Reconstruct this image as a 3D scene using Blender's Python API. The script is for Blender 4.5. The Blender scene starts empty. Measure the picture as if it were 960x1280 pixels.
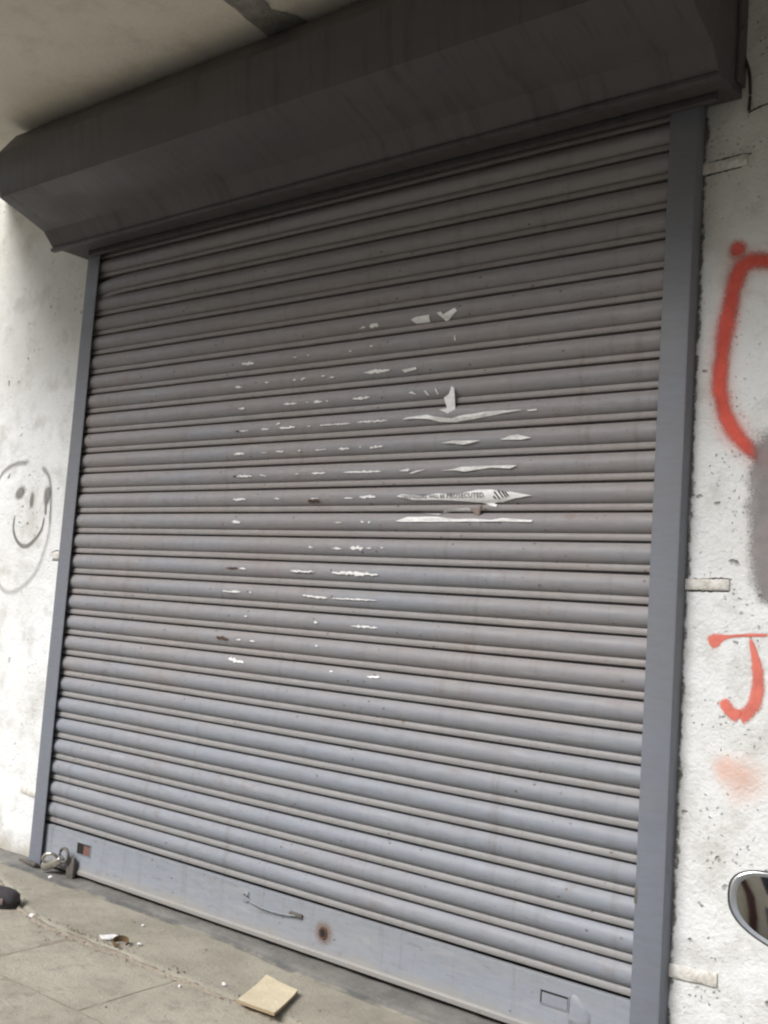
import bpy, bmesh, math, random
from mathutils import Vector, Matrix, noise

random.seed(7)
scene = bpy.context.scene
col = scene.collection
R = math.radians

# ------------------------------------------------------------------ camera
cam_data = bpy.data.cameras.new("camera")
cam = bpy.data.objects.new("camera", cam_data)
col.objects.link(cam)
scene.camera = cam
cam.location = (4.397, -3.1358, 1.3374)
yaw, pitch, roll = 0.6628, 0.0948, 0.0701
cam.rotation_mode = 'QUATERNION'
cam.rotation_quaternion = (Matrix.Rotation(yaw, 3, 'Z') @ Matrix.Rotation(math.pi / 2 + pitch, 3, 'X')
                           @ Matrix.Rotation(roll, 3, 'Z')).to_quaternion()
cam_data.sensor_fit = 'VERTICAL'
cam_data.sensor_height = 24.0
cam_data.lens = 24.0 * 1300.0 / 1280.0
cam_data.clip_start = 0.05
cam_data.clip_end = 2000

# ------------------------------------------------------------------ daylight: overcast street
SUN_ELEV, SUN_AZ = R(41), R(195)        # azimuth of the sun seen from the wall, clockwise from +Y
world = bpy.data.worlds.new("World")
scene.world = world
world.use_nodes = True
wn, wl = world.node_tree.nodes, world.node_tree.links
wn.clear()
sky = wn.new('ShaderNodeTexSky')
sky.sky_type = 'NISHITA'
sky.sun_disc = False
sky.sun_elevation = SUN_ELEV
sky.sun_rotation = SUN_AZ
sky.air_density = 1.0
sky.dust_density = 4.0
sky.ozone_density = 1.0
hs = wn.new('ShaderNodeHueSaturation')
hs.inputs['Saturation'].default_value = 0.7
bgn = wn.new('ShaderNodeBackground')
bgn.inputs['Strength'].default_value = 0.05
wo = wn.new('ShaderNodeOutputWorld')
wl.new(sky.outputs[0], hs.inputs['Color'])
wl.new(hs.outputs[0], bgn.inputs['Color'])
wl.new(bgn.outputs[0], wo.inputs['Surface'])

sun_data = bpy.data.lights.new("sun", 'SUN')
sun_data.energy = 1.5
sun_data.angle = R(34)
sun_data.color = (1.0, 0.992, 0.985)
sun = bpy.data.objects.new("sun", sun_data)
col.objects.link(sun)
sd = Vector((math.sin(SUN_AZ) * math.cos(SUN_ELEV), math.cos(SUN_AZ) * math.cos(SUN_ELEV), math.sin(SUN_ELEV)))
sun.rotation_mode = 'QUATERNION'
sun.rotation_quaternion = sd.to_track_quat('Z', 'Y')
sun.location = (4, -20, 20)

vs = scene.view_settings
vs.view_transform = 'Standard'
vs.look = 'None'
vs.gamma = 1.0
vs.use_curve_mapping = False
vs.exposure = 1.42
scene.cycles.max_bounces = 8
scene.cycles.filter_width = 2.2
scene.cycles.use_denoising = True

# ------------------------------------------------------------------ materials
class NT:
    """small node helper"""
    def __init__(s, name):
        s.m = bpy.data.materials.new(name)
        s.m.use_nodes = True
        s.t = s.m.node_tree
        s.t.nodes.clear()
        s.out = s.t.nodes.new('ShaderNodeOutputMaterial')
        s.bs = s.t.nodes.new('ShaderNodeBsdfPrincipled')
        s.t.links.new(s.bs.outputs[0], s.out.inputs['Surface'])
        s.geo = s.t.nodes.new('ShaderNodeNewGeometry')
        s.pos = s.geo.outputs['Position']
    def n(s, typ, **kw):
        nd = s.t.nodes.new(typ)
        for k, v in kw.items():
            setattr(nd, k, v)
        return nd
    def link(s, a, b):
        s.t.links.new(a, b)
    def put(s, sock, v):
        if hasattr(v, 'is_linked') or hasattr(v, 'links'):
            s.link(v, sock)
        else:
            sock.default_value = v
    def scaled(s, sx, sy, sz):
        m = s.n('ShaderNodeMapping')
        s.link(s.pos, m.inputs['Vector'])
        m.inputs['Scale'].default_value = (sx, sy, sz)
        return m.outputs[0]
    def noise(s, scale, detail=4, rough=0.55, vec=None, dist=0.0):
        nd = s.n('ShaderNodeTexNoise')
        s.link(vec or s.pos, nd.inputs['Vector'])
        nd.inputs['Scale'].default_value = scale
        nd.inputs['Detail'].default_value = detail
        nd.inputs['Roughness'].default_value = rough
        nd.inputs['Distortion'].default_value = dist
        return nd.outputs[0]
    def voro(s, scale, vec=None, feature='F1'):
        nd = s.n('ShaderNodeTexVoronoi', feature=feature)
        s.link(vec or s.pos, nd.inputs['Vector'])
        nd.inputs['Scale'].default_value = scale
        return nd.outputs['Distance']
    def ramp(s, val, a, b, lo=0.0, hi=1.0):
        nd = s.n('ShaderNodeMapRange', interpolation_type='SMOOTHSTEP')
        s.put(nd.inputs['Value'], val)
        nd.inputs['From Min'].default_value = a
        nd.inputs['From Max'].default_value = b
        nd.inputs['To Min'].default_value = lo
        nd.inputs['To Max'].default_value = hi
        return nd.outputs[0]
    def math(s, op, a, b=0.0):
        nd = s.n('ShaderNodeMath', operation=op)
        s.put(nd.inputs[0], a)
        s.put(nd.inputs[1], b)
        return nd.outputs[0]
    def mix(s, fac, a, b):
        nd = s.n('ShaderNodeMix', data_type='RGBA')
        s.put(nd.inputs[0], fac)
        for sock, v in ((nd.inputs[6], a), (nd.inputs[7], b)):
            if isinstance(v, tuple):
                sock.default_value = (*v, 1.0)
            else:
                s.link(v, sock)
        return nd.outputs[2]
    def comp(s, axis):
        sp = s.n('ShaderNodeSeparateXYZ')
        s.link(s.pos, sp.inputs[0])
        return sp.outputs[axis]
    def bump(s, h, strength=0.3, dist=0.01, prev=None):
        b = s.n('ShaderNodeBump')
        b.inputs['Strength'].default_value = strength
        b.inputs['Distance'].default_value = dist
        s.link(h, b.inputs['Height'])
        if prev:
            s.link(prev, b.inputs['Normal'])
        return b.outputs[0]
    def finish(s, color=None, rough=None, normal=None, metal=None, spec=None):
        if color is not None:
            if isinstance(color, tuple):
                s.bs.inputs['Base Color'].default_value = (*color, 1.0)
            else:
                s.link(color, s.bs.inputs['Base Color'])
        if rough is not None:
            s.put(s.bs.inputs['Roughness'], rough)
        if metal is not None:
            s.put(s.bs.inputs['Metallic'], metal)
        if spec is not None:
            s.bs.inputs['Specular IOR Level'].default_value = spec
        if normal is not None:
            s.link(normal, s.bs.inputs['Normal'])
        return s.m

def mat_paint(name, base, dust, dust_amt, rust=True, streak=False, foot=False):
    """weathered grey enamel on sheet steel"""
    k = NT(name)
    n1 = k.noise(1.6, 5, 0.6, k.scaled(0.55, 1, 1.4))
    n2 = k.noise(9, 5, 0.65, k.scaled(0.35, 1, 1.0))
    n3 = k.noise(60, 3, 0.6, k.scaled(0.25, 1, 1))
    hz = k.ramp(k.comp(2), 0.1, 2.3)                     # roof dust lies thicker on the upper curtain
    d = k.math('ADD', k.math('MULTIPLY', n1, 0.9), k.math('MULTIPLY', hz, 0.35))
    d = k.math('ADD', d, k.math('MULTIPLY', n2, 0.35))
    f = k.math('MULTIPLY', k.ramp(d, 0.55, 1.15), dust_amt)
    c = k.mix(f, base, dust)
    nsp = k.n('ShaderNodeSeparateXYZ')
    k.link(k.geo.outputs['Normal'], nsp.inputs[0])
    settle = k.math('MULTIPLY', k.ramp(nsp.outputs[2], 0.12, 0.62), k.ramp(n2, 0.25, 0.65, 0.40, 0.85))
    settle = k.math('MULTIPLY', settle, k.ramp(k.comp(2), 0.3, 1.7, 0.25, 1.0))
    c = k.mix(settle, c, dust)
    c = k.mix(k.math('MULTIPLY', k.ramp(n3, 0.35, 0.75), 0.16), c, (0.10, 0.09, 0.085))
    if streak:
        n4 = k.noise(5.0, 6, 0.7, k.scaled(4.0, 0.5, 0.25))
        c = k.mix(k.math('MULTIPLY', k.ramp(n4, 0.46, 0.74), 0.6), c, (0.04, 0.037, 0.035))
    if rust:
        r = k.noise(7.0, 6, 0.7, k.scaled(1, 1, 1.3))
        c = k.mix(k.math('MULTIPLY', k.ramp(r, 0.57, 0.74), 0.42), c, (0.19, 0.122, 0.088))
        v = k.voro(21.0, k.scaled(0.8, 1, 1.2))
        g = k.noise(2.2, 2)
        sp = k.math('MULTIPLY', k.ramp(v, 0.05, 0.14, 1, 0), k.ramp(g, 0.44, 0.56))
        v2 = k.voro(44.0, k.scaled(0.6, 1, 1.5))
        sp = k.math('MAXIMUM', sp, k.math('MULTIPLY', k.math('MULTIPLY', k.ramp(v2, 0.08, 0.16, 1, 0), k.ramp(k.noise(1.3, 3), 0.48, 0.60)), 0.55))
        dr = k.noise(4.0, 6, 0.7, k.scaled(4.5, 1, 0.30))
        c = k.mix(k.math('MULTIPLY', k.ramp(dr, 0.52, 0.72), 0.34), c, (0.135, 0.112, 0.10))
        w2 = k.noise(26, 4, 0.7, k.scaled(0.16, 1, 1.2))
        c = k.mix(k.math('MULTIPLY', k.ramp(w2, 0.55, 0.75), 0.30), c, (0.40, 0.385, 0.37))
        c = k.mix(k.math('MULTIPLY', sp, 0.75), c, (0.075, 0.045, 0.035))
    if foot:
        sc = k.noise(30, 5, 0.7, k.scaled(0.22, 1, 1.6))
        c = k.mix(k.math('MULTIPLY', k.ramp(sc, 0.60, 0.70), 0.45), c, (0.16, 0.155, 0.15))
    if foot:                                             # splashed mud along the lower hem
        fz = k.math('ADD', k.comp(2), k.math('MULTIPLY', k.math('SUBTRACT', k.noise(7, 6, 0.7), 0.5), 0.12))
        c = k.mix(k.ramp(fz, 0.030, 0.090, 0.65, 0.0), c, (0.30, 0.275, 0.235))
    nb = k.bump(k.noise(14, 4, 0.6, k.scaled(0.4, 1, 1)), 0.10, 0.01)
    nb = k.bump(k.noise(190, 2, 0.5), 0.07, 0.002, nb)
    return k.finish(c, k.ramp(n2, 0.3, 0.7, 0.46, 0.62), nb, spec=0.4)

def mat_wall():
    k = NT("limewashed plaster")
    base = (0.735, 0.757, 0.765)
    n1 = k.noise(1.3, 6, 0.6)
    n2 = k.noise(6, 6, 0.65)
    c = k.mix(k.math('MULTIPLY', k.ramp(n1, 0.35, 0.7), 0.6), base, (0.60, 0.605, 0.585))
    c = k.mix(k.math('MULTIPLY', k.ramp(n2, 0.47, 0.68), 0.6), c, (0.47, 0.465, 0.44))
    # yellow-grey tone, stronger towards the top of the wall
    z = k.comp(2)
    top_tone = k.math('MULTIPLY', k.ramp(z, 1.9, 3.3), k.ramp(n1, 0.25, 0.6, 0.5, 1.0))
    c = k.mix(k.math("MULTIPLY", top_tone, 0.5), c, (0.55, 0.53, 0.45))
    # splash dirt along the foot of the wall
    ft = k.math('ADD', z, k.math('MULTIPLY', k.noise(9, 4, 0.6), 0.16))
    c = k.mix(k.ramp(ft, 0.07, 0.20, 0.85, 0), c, (0.40, 0.37, 0.31))
    # knocked-out pits
    def pits(scale, lo, hi, gate, ga, gb, stretch=(1, 1, 1), seed=0.0):
        m = k.scaled(*stretch)
        v = k.n('ShaderNodeVectorMath', operation='ADD')
        k.link(m, v.inputs[0]); v.inputs[1].default_value = (seed, 0, seed * 2)
        wob = k.n('ShaderNodeVectorMath', operation='ADD')
        nz = k.n('ShaderNodeTexNoise'); nz.inputs['Scale'].default_value = 60
        k.link(k.pos, nz.inputs['Vector'])
        sc = k.n('ShaderNodeVectorMath', operation='SCALE'); sc.inputs['Scale'].default_value = 0.02
        k.link(nz.outputs['Color'], sc.inputs[0])
        k.link(v.outputs[0], wob.inputs[0]); k.link(sc.outputs[0], wob.inputs[1])
        d = k.voro(scale, wob.outputs[0])
        return k.math('MULTIPLY', k.ramp(d, lo, hi, 1, 0), k.ramp(k.noise(gate, 2), ga, gb))
    p1 = pits(13, 0.05, 0.15, 2.6, 0.48, 0.62)
    p4 = pits(5.5, 0.035, 0.07, 1.7, 0.50, 0.58, (1.0, 1, 0.6), seed=12.3)
    p2 = pits(46, 0.13, 0.20, 5.0, 0.52, 0.60, seed=3.3)
    p3 = pits(9, 0.05, 0.075, 2.0, 0.42, 0.5, (0.8, 1, 1.3), seed=7.1)
    p = k.math('MAXIMUM', k.math('MAXIMUM', p1, k.math('MULTIPLY', p2, 0.8)), k.math('MAXIMUM', p3, p4))
    c = k.mix(k.math('MULTIPLY', p, 0.6), c, (0.13, 0.125, 0.115))
    # broken plaster edge along both guide rails
    x = k.comp(0)
    def edge(x0, sgn):
        dd = k.math('MULTIPLY', k.math('SUBTRACT', x, x0), sgn)
        dd = k.math('SUBTRACT', dd, k.math('MULTIPLY', k.noise(17, 6, 0.75), 0.070))
        return k.ramp(dd, -0.036, -0.026, 1, 0)
    e = k.math('MULTIPLY', edge(3.147, 1.0), k.ramp(x, 3.0, 3.01))
    c = k.mix(k.math('MULTIPLY', e, 0.9), c, (0.11, 0.10, 0.09))
    h = k.math('ADD', k.math('MULTIPLY', k.noise(11, 5, 0.6), 1.0), k.math('MULTIPLY', k.noise(70, 4, 0.65), 0.35))
    h = k.math('SUBTRACT', h, k.math('MULTIPLY', p, 0.6))
    h = k.math('SUBTRACT', h, k.math('MULTIPLY', e, 0.5))
    nb = k.bump(h, 0.85, 0.014)
    return k.finish(c, 0.9, nb, spec=0.2)

def mat_simple(name, color, rough=0.7, var=None, scale=8, bump=0.0, bscale=40, metal=0.0, spec=0.3, amt=0.6):
    k = NT(name)
    c = color
    if var:
        c = k.mix(k.math('MULTIPLY', k.ramp(k.noise(scale, 5, 0.65), 0.35, 0.7), amt), color, var)
    nb = k.bump(k.noise(bscale, 5, 0.65), bump, 0.01) if bump else None
    return k.finish(c, rough, nb, metal, spec)

def mat_spray(name, color, dense, soft):
    """spray paint lying on the plaster: 'a' runs from 0 at the stroke's rim to 1 at its middle"""
    k = NT(name)
    at = k.n('ShaderNodeAttribute', attribute_name='a')
    nz = k.noise(140, 4, 0.7)
    nz2 = k.noise(18, 3, 0.6)
    v = k.math('ADD', at.outputs['Fac'], k.math('MULTIPLY', k.math('SUBTRACT', nz, 0.5), 0.55))
    v = k.math('ADD', v, k.math('MULTIPLY', k.math('SUBTRACT', nz2, 0.5), 0.5))
    al = k.math('MULTIPLY', k.ramp(v, 0.02, soft), dense)
    tr = k.n('ShaderNodeBsdfTransparent')
    mx = k.n('ShaderNodeMixShader')
    k.link(al, mx.inputs[0])
    k.link(tr.outputs[0], mx.inputs[1])
    k.link(k.bs.outputs[0], mx.inputs[2])
    k.link(mx.outputs[0], k.out.inputs['Surface'])
    nb = k.bump(k.noise(70, 4, 0.65), 0.4, 0.006)
    return k.finish(k.mix(k.ramp(nz2, 0.3, 0.7), color, tuple(min(1, q * 1.25 + .01) for q in color)), 0.8, nb, spec=0.2)

def mat_concrete(name, a, b, c2, scale=3.0, bump=0.4):
    k = NT(name)
    c = k.mix(k.ramp(k.noise(scale, 6, 0.65), 0.35, 0.7), a, b)
    c = k.mix(k.math('MULTIPLY', k.ramp(k.noise(scale * 4.3, 6, 0.7), 0.48, 0.72), 0.65), c, c2)
    c = k.mix(k.math('MULTIPLY', k.ramp(k.noise(150, 2, 0.6), 0.58, 0.72), 0.4), c, tuple(q * 0.4 for q in c2))
    h = k.math('ADD', k.noise(13, 5, 0.65), k.math('MULTIPLY', k.noise(90, 4, 0.7), 0.4))
    return k.finish(c, 0.88, k.bump(h, bump, 0.012), spec=0.25)

def mat_apron():
    k = NT("trowelled cement")
    at = k.n('ShaderNodeAttribute', attribute_name='t')
    nz1 = k.noise(9, 6, 0.7)
    t = k.ramp(k.math('ADD', at.outputs['Fac'], k.math('MULTIPLY', k.math('SUBTRACT', nz1, 0.5), 0.5)), 0.4, 0.6)
    sm = k.mix(k.ramp(k.noise(2.8, 6, 0.65), 0.35, 0.7), (0.375, 0.352, 0.29), (0.28, 0.263, 0.215))
    ro = k.mix(k.ramp(k.noise(5, 6, 0.7), 0.35, 0.7), (0.235, 0.228, 0.21), (0.14, 0.138, 0.13))
    c = k.mix(t, sm, ro)
    st = k.math('MULTIPLY', k.ramp(at.outputs['Fac'], 0.02, 0.3), k.ramp(at.outputs['Fac'], 0.5, 0.95, 1, 0))
    st = k.math('MULTIPLY', st, k.ramp(k.noise(4, 5, 0.7), 0.38, 0.6))
    c = k.mix(k.math('MULTIPLY', st, 0.9), c, (0.105, 0.107, 0.108))
    c = k.mix(k.math('MULTIPLY', k.ramp(k.noise(13, 6, 0.75), 0.52, 0.75), 0.5), c, (0.17, 0.16, 0.14))
    c = k.mix(k.math('MULTIPLY', k.ramp(k.noise(120, 2, 0.6), 0.60, 0.72), 0.5), c, (0.09, 0.085, 0.08))
    h = k.math('ADD', k.noise(13, 5, 0.65), k.math('MULTIPLY', k.noise(90, 4, 0.7), 0.5))
    return k.finish(c, 0.88, k.bump(h, 0.6, 0.012), spec=0.25)

PAINT = (0.235, 0.258, 0.298)
DUST = (0.262, 0.240, 0.236)
M = {}
M['slat'] = mat_paint("shutter enamel", PAINT, DUST, 0.95)
M['rib'] = mat_paint("dusty shutter rib", (0.258, 0.258, 0.262), (0.258, 0.232, 0.222), 1.0)
M['guide'] = mat_paint("guide enamel", (0.163, 0.18, 0.215), (0.17, 0.172, 0.182), 0.7, rust=False)
M['bar'] = mat_paint("bottom bar enamel", (0.255, 0.28, 0.32), (0.30, 0.28, 0.25), 0.5, foot=True)
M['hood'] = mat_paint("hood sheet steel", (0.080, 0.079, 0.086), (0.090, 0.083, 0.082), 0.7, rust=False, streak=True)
M['wall'] = mat_wall()
M['soffit'] = mat_concrete("painted slab soffit", (0.80, 0.76, 0.67), (0.72, 0.68, 0.58), (0.60, 0.56, 0.47), 1.4, 0.25)
M['patch'] = mat_concrete("rough cement patch", (0.34, 0.325, 0.29), (0.24, 0.23, 0.21), (0.17, 0.165, 0.15), 12, 1.0)
M['strap'] = mat_simple("limewashed iron strap", (0.72, 0.72, 0.69), 0.85, (0.33, 0.26, 0.19), 38, 0.7, 60, amt=0.55)
M['apron'] = mat_apron()
M['slab'] = mat_concrete("dusty paving slab", (0.44, 0.41, 0.34), (0.355, 0.33, 0.27), (0.25, 0.228, 0.19), 3.4, 0.8)
M['bed'] = mat_concrete("trodden dirt", (0.36, 0.32, 0.26), (0.27, 0.235, 0.19), (0.19, 0.165, 0.135), 14, 0.9)
M['road'] = mat_concrete("dusty concrete lane", (0.22, 0.21, 0.185), (0.18, 0.17, 0.15), (0.14, 0.13, 0.115), 3, 0.6)
M['kerb'] = mat_concrete("kerb concrete", (0.34, 0.33, 0.30), (0.27, 0.26, 0.235), (0.2, 0.19, 0.17), 4, 0.5)
M['paper'] = mat_simple("torn white paper", (0.86, 0.86, 0.87), 0.85, (0.66, 0.65, 0.64), 60, 0.3, 70, amt=0.7)
M['paper_back'] = mat_simple("browned paper back", (0.30, 0.24, 0.22), 0.9, (0.2, 0.15, 0.14), 60)
M['ink'] = mat_simple("faded black ink", (0.03, 0.03, 0.035), 0.8, (0.1, 0.1, 0.1), 120)
M['card'] = mat_simple("tan cardboard", (0.66, 0.58, 0.42), 0.9, (0.55, 0.47, 0.33), 14, 0.35, 30)
M['card_core'] = mat_simple("cardboard edge", (0.36, 0.28, 0.18), 0.95)
M['rust'] = mat_simple("rust", (0.105, 0.062, 0.045), 0.9, (0.05, 0.032, 0.026), 60, 0.4, 90)
M['dark'] = mat_simple("dark recess", (0.025, 0.022, 0.02), 0.95)
M['redlead'] = mat_simple("red primer", (0.19, 0.10, 0.088), 0.8, (0.14, 0.085, 0.075), 60)
M['steel'] = mat_simple("worn steel", (0.62, 0.60, 0.56), 0.30, (0.38, 0.36, 0.32), 40, 0.1, 120, metal=0.9)
M['iron'] = mat_simple("grimy iron", (0.16, 0.15, 0.138), 0.6, (0.12, 0.10, 0.085), 40, 0.3, 90, metal=0.4)
M['cable'] = mat_simple("black cable", (0.035, 0.032, 0.03), 0.6)
M['crack'] = mat_simple("crack shadow gap", (0.05, 0.045, 0.04), 0.95)
M['red'] = mat_spray("red spray", (0.56, 0.085, 0.060), 0.88, 0.85)
M['red_soft'] = mat_spray("thin red spray", (0.62, 0.15, 0.11), 0.80, 0.6)
M['orange'] = mat_spray("faint orange overspray", (0.72, 0.33, 0.20), 0.34, 1.0)
M['grey'] = mat_spray("thin grey spray", (0.27, 0.265, 0.255), 0.62, 0.95)
M['grey_dense'] = mat_spray("dense grey spray", (0.19, 0.187, 0.182), 0.85, 0.7)
M['grey_faint'] = mat_spray("faint grey spray", (0.36, 0.355, 0.35), 0.42, 0.9)
M['red_mist'] = mat_spray("red overspray", (0.60, 0.14, 0.10), 0.26, 1.0)
M['bloom'] = mat_spray("rust bloom", (0.22, 0.13, 0.08), 0.7, 0.9)
M['smudge'] = mat_spray("broad grey smear", (0.23, 0.21, 0.21), 0.75, 0.5)

# ------------------------------------------------------------------ object helpers
def link_mesh(name, verts, faces, mats, parent=None, smooth=None, midx=None):
    me = bpy.data.meshes.new(name)
    me.from_pydata([tuple(v) for v in verts], [], faces)
    me.update()
    for m in (mats if isinstance(mats, (list, tuple)) else [mats]):
        me.materials.append(m)
    if midx:
        for p, i in zip(me.polygons, midx):
            p.material_index = i
    if smooth is not None:
        for p in me.polygons:
            p.use_smooth = True
        me.set_sharp_from_angle(angle=R(smooth))
    o = bpy.data.objects.new(name, me)
    col.objects.link(o)
    o.parent = parent
    return o

def from_bm(name, bm, mats, parent=None, smooth=None):
    bmesh.ops.recalc_face_normals(bm, faces=bm.faces)
    me = bpy.data.meshes.new(name)
    bm.to_mesh(me)
    bm.free()
    for m in (mats if isinstance(mats, (list, tuple)) else [mats]):
        me.materials.append(m)
    if smooth is not None:
        for p in me.polygons:
            p.use_smooth = True
        me.set_sharp_from_angle(angle=R(smooth))
    o = bpy.data.objects.new(name, me)
    col.objects.link(o)
    o.parent = parent
    return o

def box_bm(x0, x1, y0, y1, z0, z1, bev=0.0, bm=None):
    own = bmesh.new()
    r = bmesh.ops.create_cube(own, size=1.0)
    for v in own.verts:
        v.co = Vector(((x0 + x1) / 2 + v.co.x * (x1 - x0), (y0 + y1) / 2 + v.co.y * (y1 - y0),
                       (z0 + z1) / 2 + v.co.z * (z1 - z0)))
    if bev:
        bmesh.ops.bevel(own, geom=own.edges[:], offset=bev, segments=2, affect='EDGES', profile=0.6)
    if bm is None:
        return own
    me = bpy.data.meshes.new("tmp")
    own.to_mesh(me); own.free()
    bm.from_mesh(me)
    bpy.data.meshes.remove(me)
    return bm

def box(name, x0, x1, y0, y1, z0, z1, mat, parent=None, bev=0.0):
    return from_bm(name, box_bm(x0, x1, y0, y1, z0, z1, bev), mat, parent, 40 if bev else None)

def tube_bm(pts, rad, seg=10, bm=None, cap=True):
    bm = bm or bmesh.new()
    pts = [Vector(p) for p in pts]
    rings = []
    up = Vector((0, 0, 1))
    for i, p in enumerate(pts):
        t = (pts[min(i + 1, len(pts) - 1)] - pts[max(i - 1, 0)]).normalized()
        u = t.cross(up)
        if u.length < 0.05:
            u = t.cross(Vector((1, 0, 0)))
        u.normalize()
        w = t.cross(u).normalized()
        r = rad[i] if isinstance(rad, (list, tuple)) else rad
        rings.append([bm.verts.new(p + r * (math.cos(2 * math.pi * k / seg) * u + math.sin(2 * math.pi * k / seg) * w))
                      for k in range(seg)])
    for a, b in zip(rings, rings[1:]):
        for k in range(seg):
            bm.faces.new((a[k], a[(k + 1) % seg], b[(k + 1) % seg], b[k]))
    if cap:
        bm.faces.new(rings[0][::-1])
        bm.faces.new(rings[-1])
    return bm

def tube(name, pts, rad, mat, parent=None, seg=10):
    return from_bm(name, tube_bm(pts, rad, seg), mat, parent, 50)

def curve_pts(ctrl, n=8):
    """Catmull-Rom through control points"""
    P = [Vector(p) for p in ctrl]
    P = [P[0] * 2 - P[1]] + P + [P[-1] * 2 - P[-2]]
    out = []
    for i in range(1, len(P) - 2):
        for k in range(n):
            t = k / n
            a, b, c, d = P[i - 1:i + 3]
            out.append(0.5 * ((2 * b) + (c - a) * t + (2 * a - 5 * b + 4 * c - d) * t * t + (3 * b - a - 3 * c + d) * t ** 3))
    out.append(P[-2])
    return out

def tag(o, label=None, cat=None, group=None, kind=None):
    for k, v in (("label", label), ("category", cat), ("group", group), ("kind", kind)):
        if v:
            o[k] = v
    return o

def thing(name, label, cat, loc=(0, 0, 0), group=None):
    o = bpy.data.objects.new(name, None)
    o.empty_display_size = 0.1
    col.objects.link(o)
    o.location = loc
    return tag(o, label, cat, group)

def nz(x, y=0.0, z=0.0):
    return noise.noise(Vector((x, y, z)))

def sstep(a, b, x):
    t = max(0.0, min(1.0, (x - a) / (b - a)))
    return t * t * (3 - 2 * t)

WALL_Y = 0.03
SOFFIT_Z = 3.565
OVERHANG = 1.95

# ------------------------------------------------------------------ ground, pavement, apron
def ground():
    s = 900.0
    o = link_mesh("ground", [(-s, -s, -0.13), (s, -s, -0.13), (s, s, -0.13), (-s, s, -0.13)], [(0, 1, 2, 3)], M['road'])
    tag(o, kind="structure")
ground()

PAVE_Z = -0.012
pavement = box("pavement", -3.6, 7.0, -2.58, 0.02, -0.128, PAVE_Z - 0.0055, M['bed'])
tag(pavement, kind="structure")

def slab_mesh(sx, sy, seed):
    bm = bmesh.new()
    nx, ny = 8, 6
    g = 0.006
    top = [[bm.verts.new((g + (sx - 2 * g) * i / nx + (0.003 * nz(i * 2.1, j * 2.3, seed) if i in (0, nx) else 0),
                          g + (sy - 2 * g) * j / ny + (0.003 * nz(i * 1.7, j * 2.9, seed + 5) if j in (0, ny) else 0),
                          0.0035 * nz(i * 0.5, j * 0.5, seed) - (0.004 if i in (0, nx) or j in (0, ny) else 0)))
            for i in range(nx + 1)] for j in range(ny + 1)]
    for j in range(ny):
        for i in range(nx):
            bm.faces.new((top[j][i], top[j][i + 1], top[j + 1][i + 1], top[j + 1][i]))
    rim = [top[0][i] for i in range(nx + 1)] + [top[j][nx] for j in range(1, ny + 1)] + \
          [top[ny][i] for i in range(nx - 1, -1, -1)] + [top[j][0] for j in range(ny - 1, 0, -1)]
    low = [bm.verts.new((v.co.x, v.co.y, -0.03)) for v in rim]
    for a in range(len(rim)):
        b = (a + 1) % len(rim)
        bm.faces.new((rim[a], low[a], low[b], rim[b]))
    bmesh.ops.recalc_face_normals(bm, faces=bm.faces)
    me = bpy.data.meshes.new("paving_slab")
    bm.to_mesh(me); bm.free()
    me.materials.append(M['slab'])
    for p in me.polygons:
        p.use_smooth = True
    me.set_sharp_from_angle(angle=R(35))
    return me

SX, SY = 0.60, 0.47
variants = [slab_mesh(SX, SY, s * 3.7) for s in range(4)]
for row in range(5):
    y1 = -0.44 + SY * (1 - row)
    for k in range(-6, 10):
        x0 = 1.55 + k * SX + (0.0 if row % 2 == 1 else 0.0) + (0.14 if row == 2 else 0.3 if row > 2 else 0)
        if x0 < -3.5 or x0 + SX > 7.0:
            continue
        if row == 0:
            continue
        o = bpy.data.objects.new("paving_slab", random.choice(variants))
        col.objects.link(o)
        o.parent = pavement
        o.location = (x0, y1 - SY, PAVE_Z + random.uniform(-0.002, 0.002))
        o.rotation_euler = (R(random.uniform(-.25, .25)), R(random.uniform(-.25, .25)), 0)
for k in range(11):
    x0 = -3.6 + k * 0.965
    o = box("kerb_stone", x0 + 0.004, x0 + 0.955, -2.73, -2.585, -0.129, 0.0, M['kerb'], pavement, 0.012)

def apron():
    """hand-trowelled cement: rough threshold under the shutter, smooth skim in front, ragged outer edge"""
    x0, x1, y0, y1 = -3.0, 6.0, 0.30, -0.56
    nx, ny = 300, 64
    V, F, T = [], [], []
    def edge(x):
        e = -0.47 + 0.02 * nz(x * 2.3, 4.0) + 0.008 * nz(x * 9, 1.0)
        return e + 0.30 * (1 - sstep(-0.35, 0.85, x))
    def thr(x):
        return -0.085 + 0.045 * nz(x * 1.9, 9.0) + 0.012 * nz(x * 8, 3.0) - 0.05 * sstep(1.2, 2.2, x)
    for j in range(ny + 1):
        y = y0 + (y1 - y0) * j / ny
        for i in range(nx + 1):
            x = x0 + (x1 - x0) * i / nx
            z = -0.004 + 0.0025 * nz(x * 3, y * 6, 2.0)
            t = sstep(thr(x) - 0.012, thr(x) + 0.012, y)
            z += t * (0.010 + 0.004 * nz(x * 14, y * 18, 1.0))
            z -= 0.030 * sstep(edge(x) + 0.012, edge(x) - 0.035, y)
            V.append((x, y, z))
            T.append(sstep(thr(x) - 0.045, thr(x) + 0.03, y))
    for j in range(ny):
        for i in range(nx):
            a = j * (nx + 1) + i
            F.append((a, a + nx + 1, a + nx + 2, a + 1))
    o = link_mesh("cement_apron", V, F, M['apron'], None, 60)
    at = o.data.attributes.new("t", 'FLOAT', 'POINT')
    for i, a in enumerate(T):
        at.data[i].value = a
    tag(o, kind="structure")
    return edge
apron_edge = apron()

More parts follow.
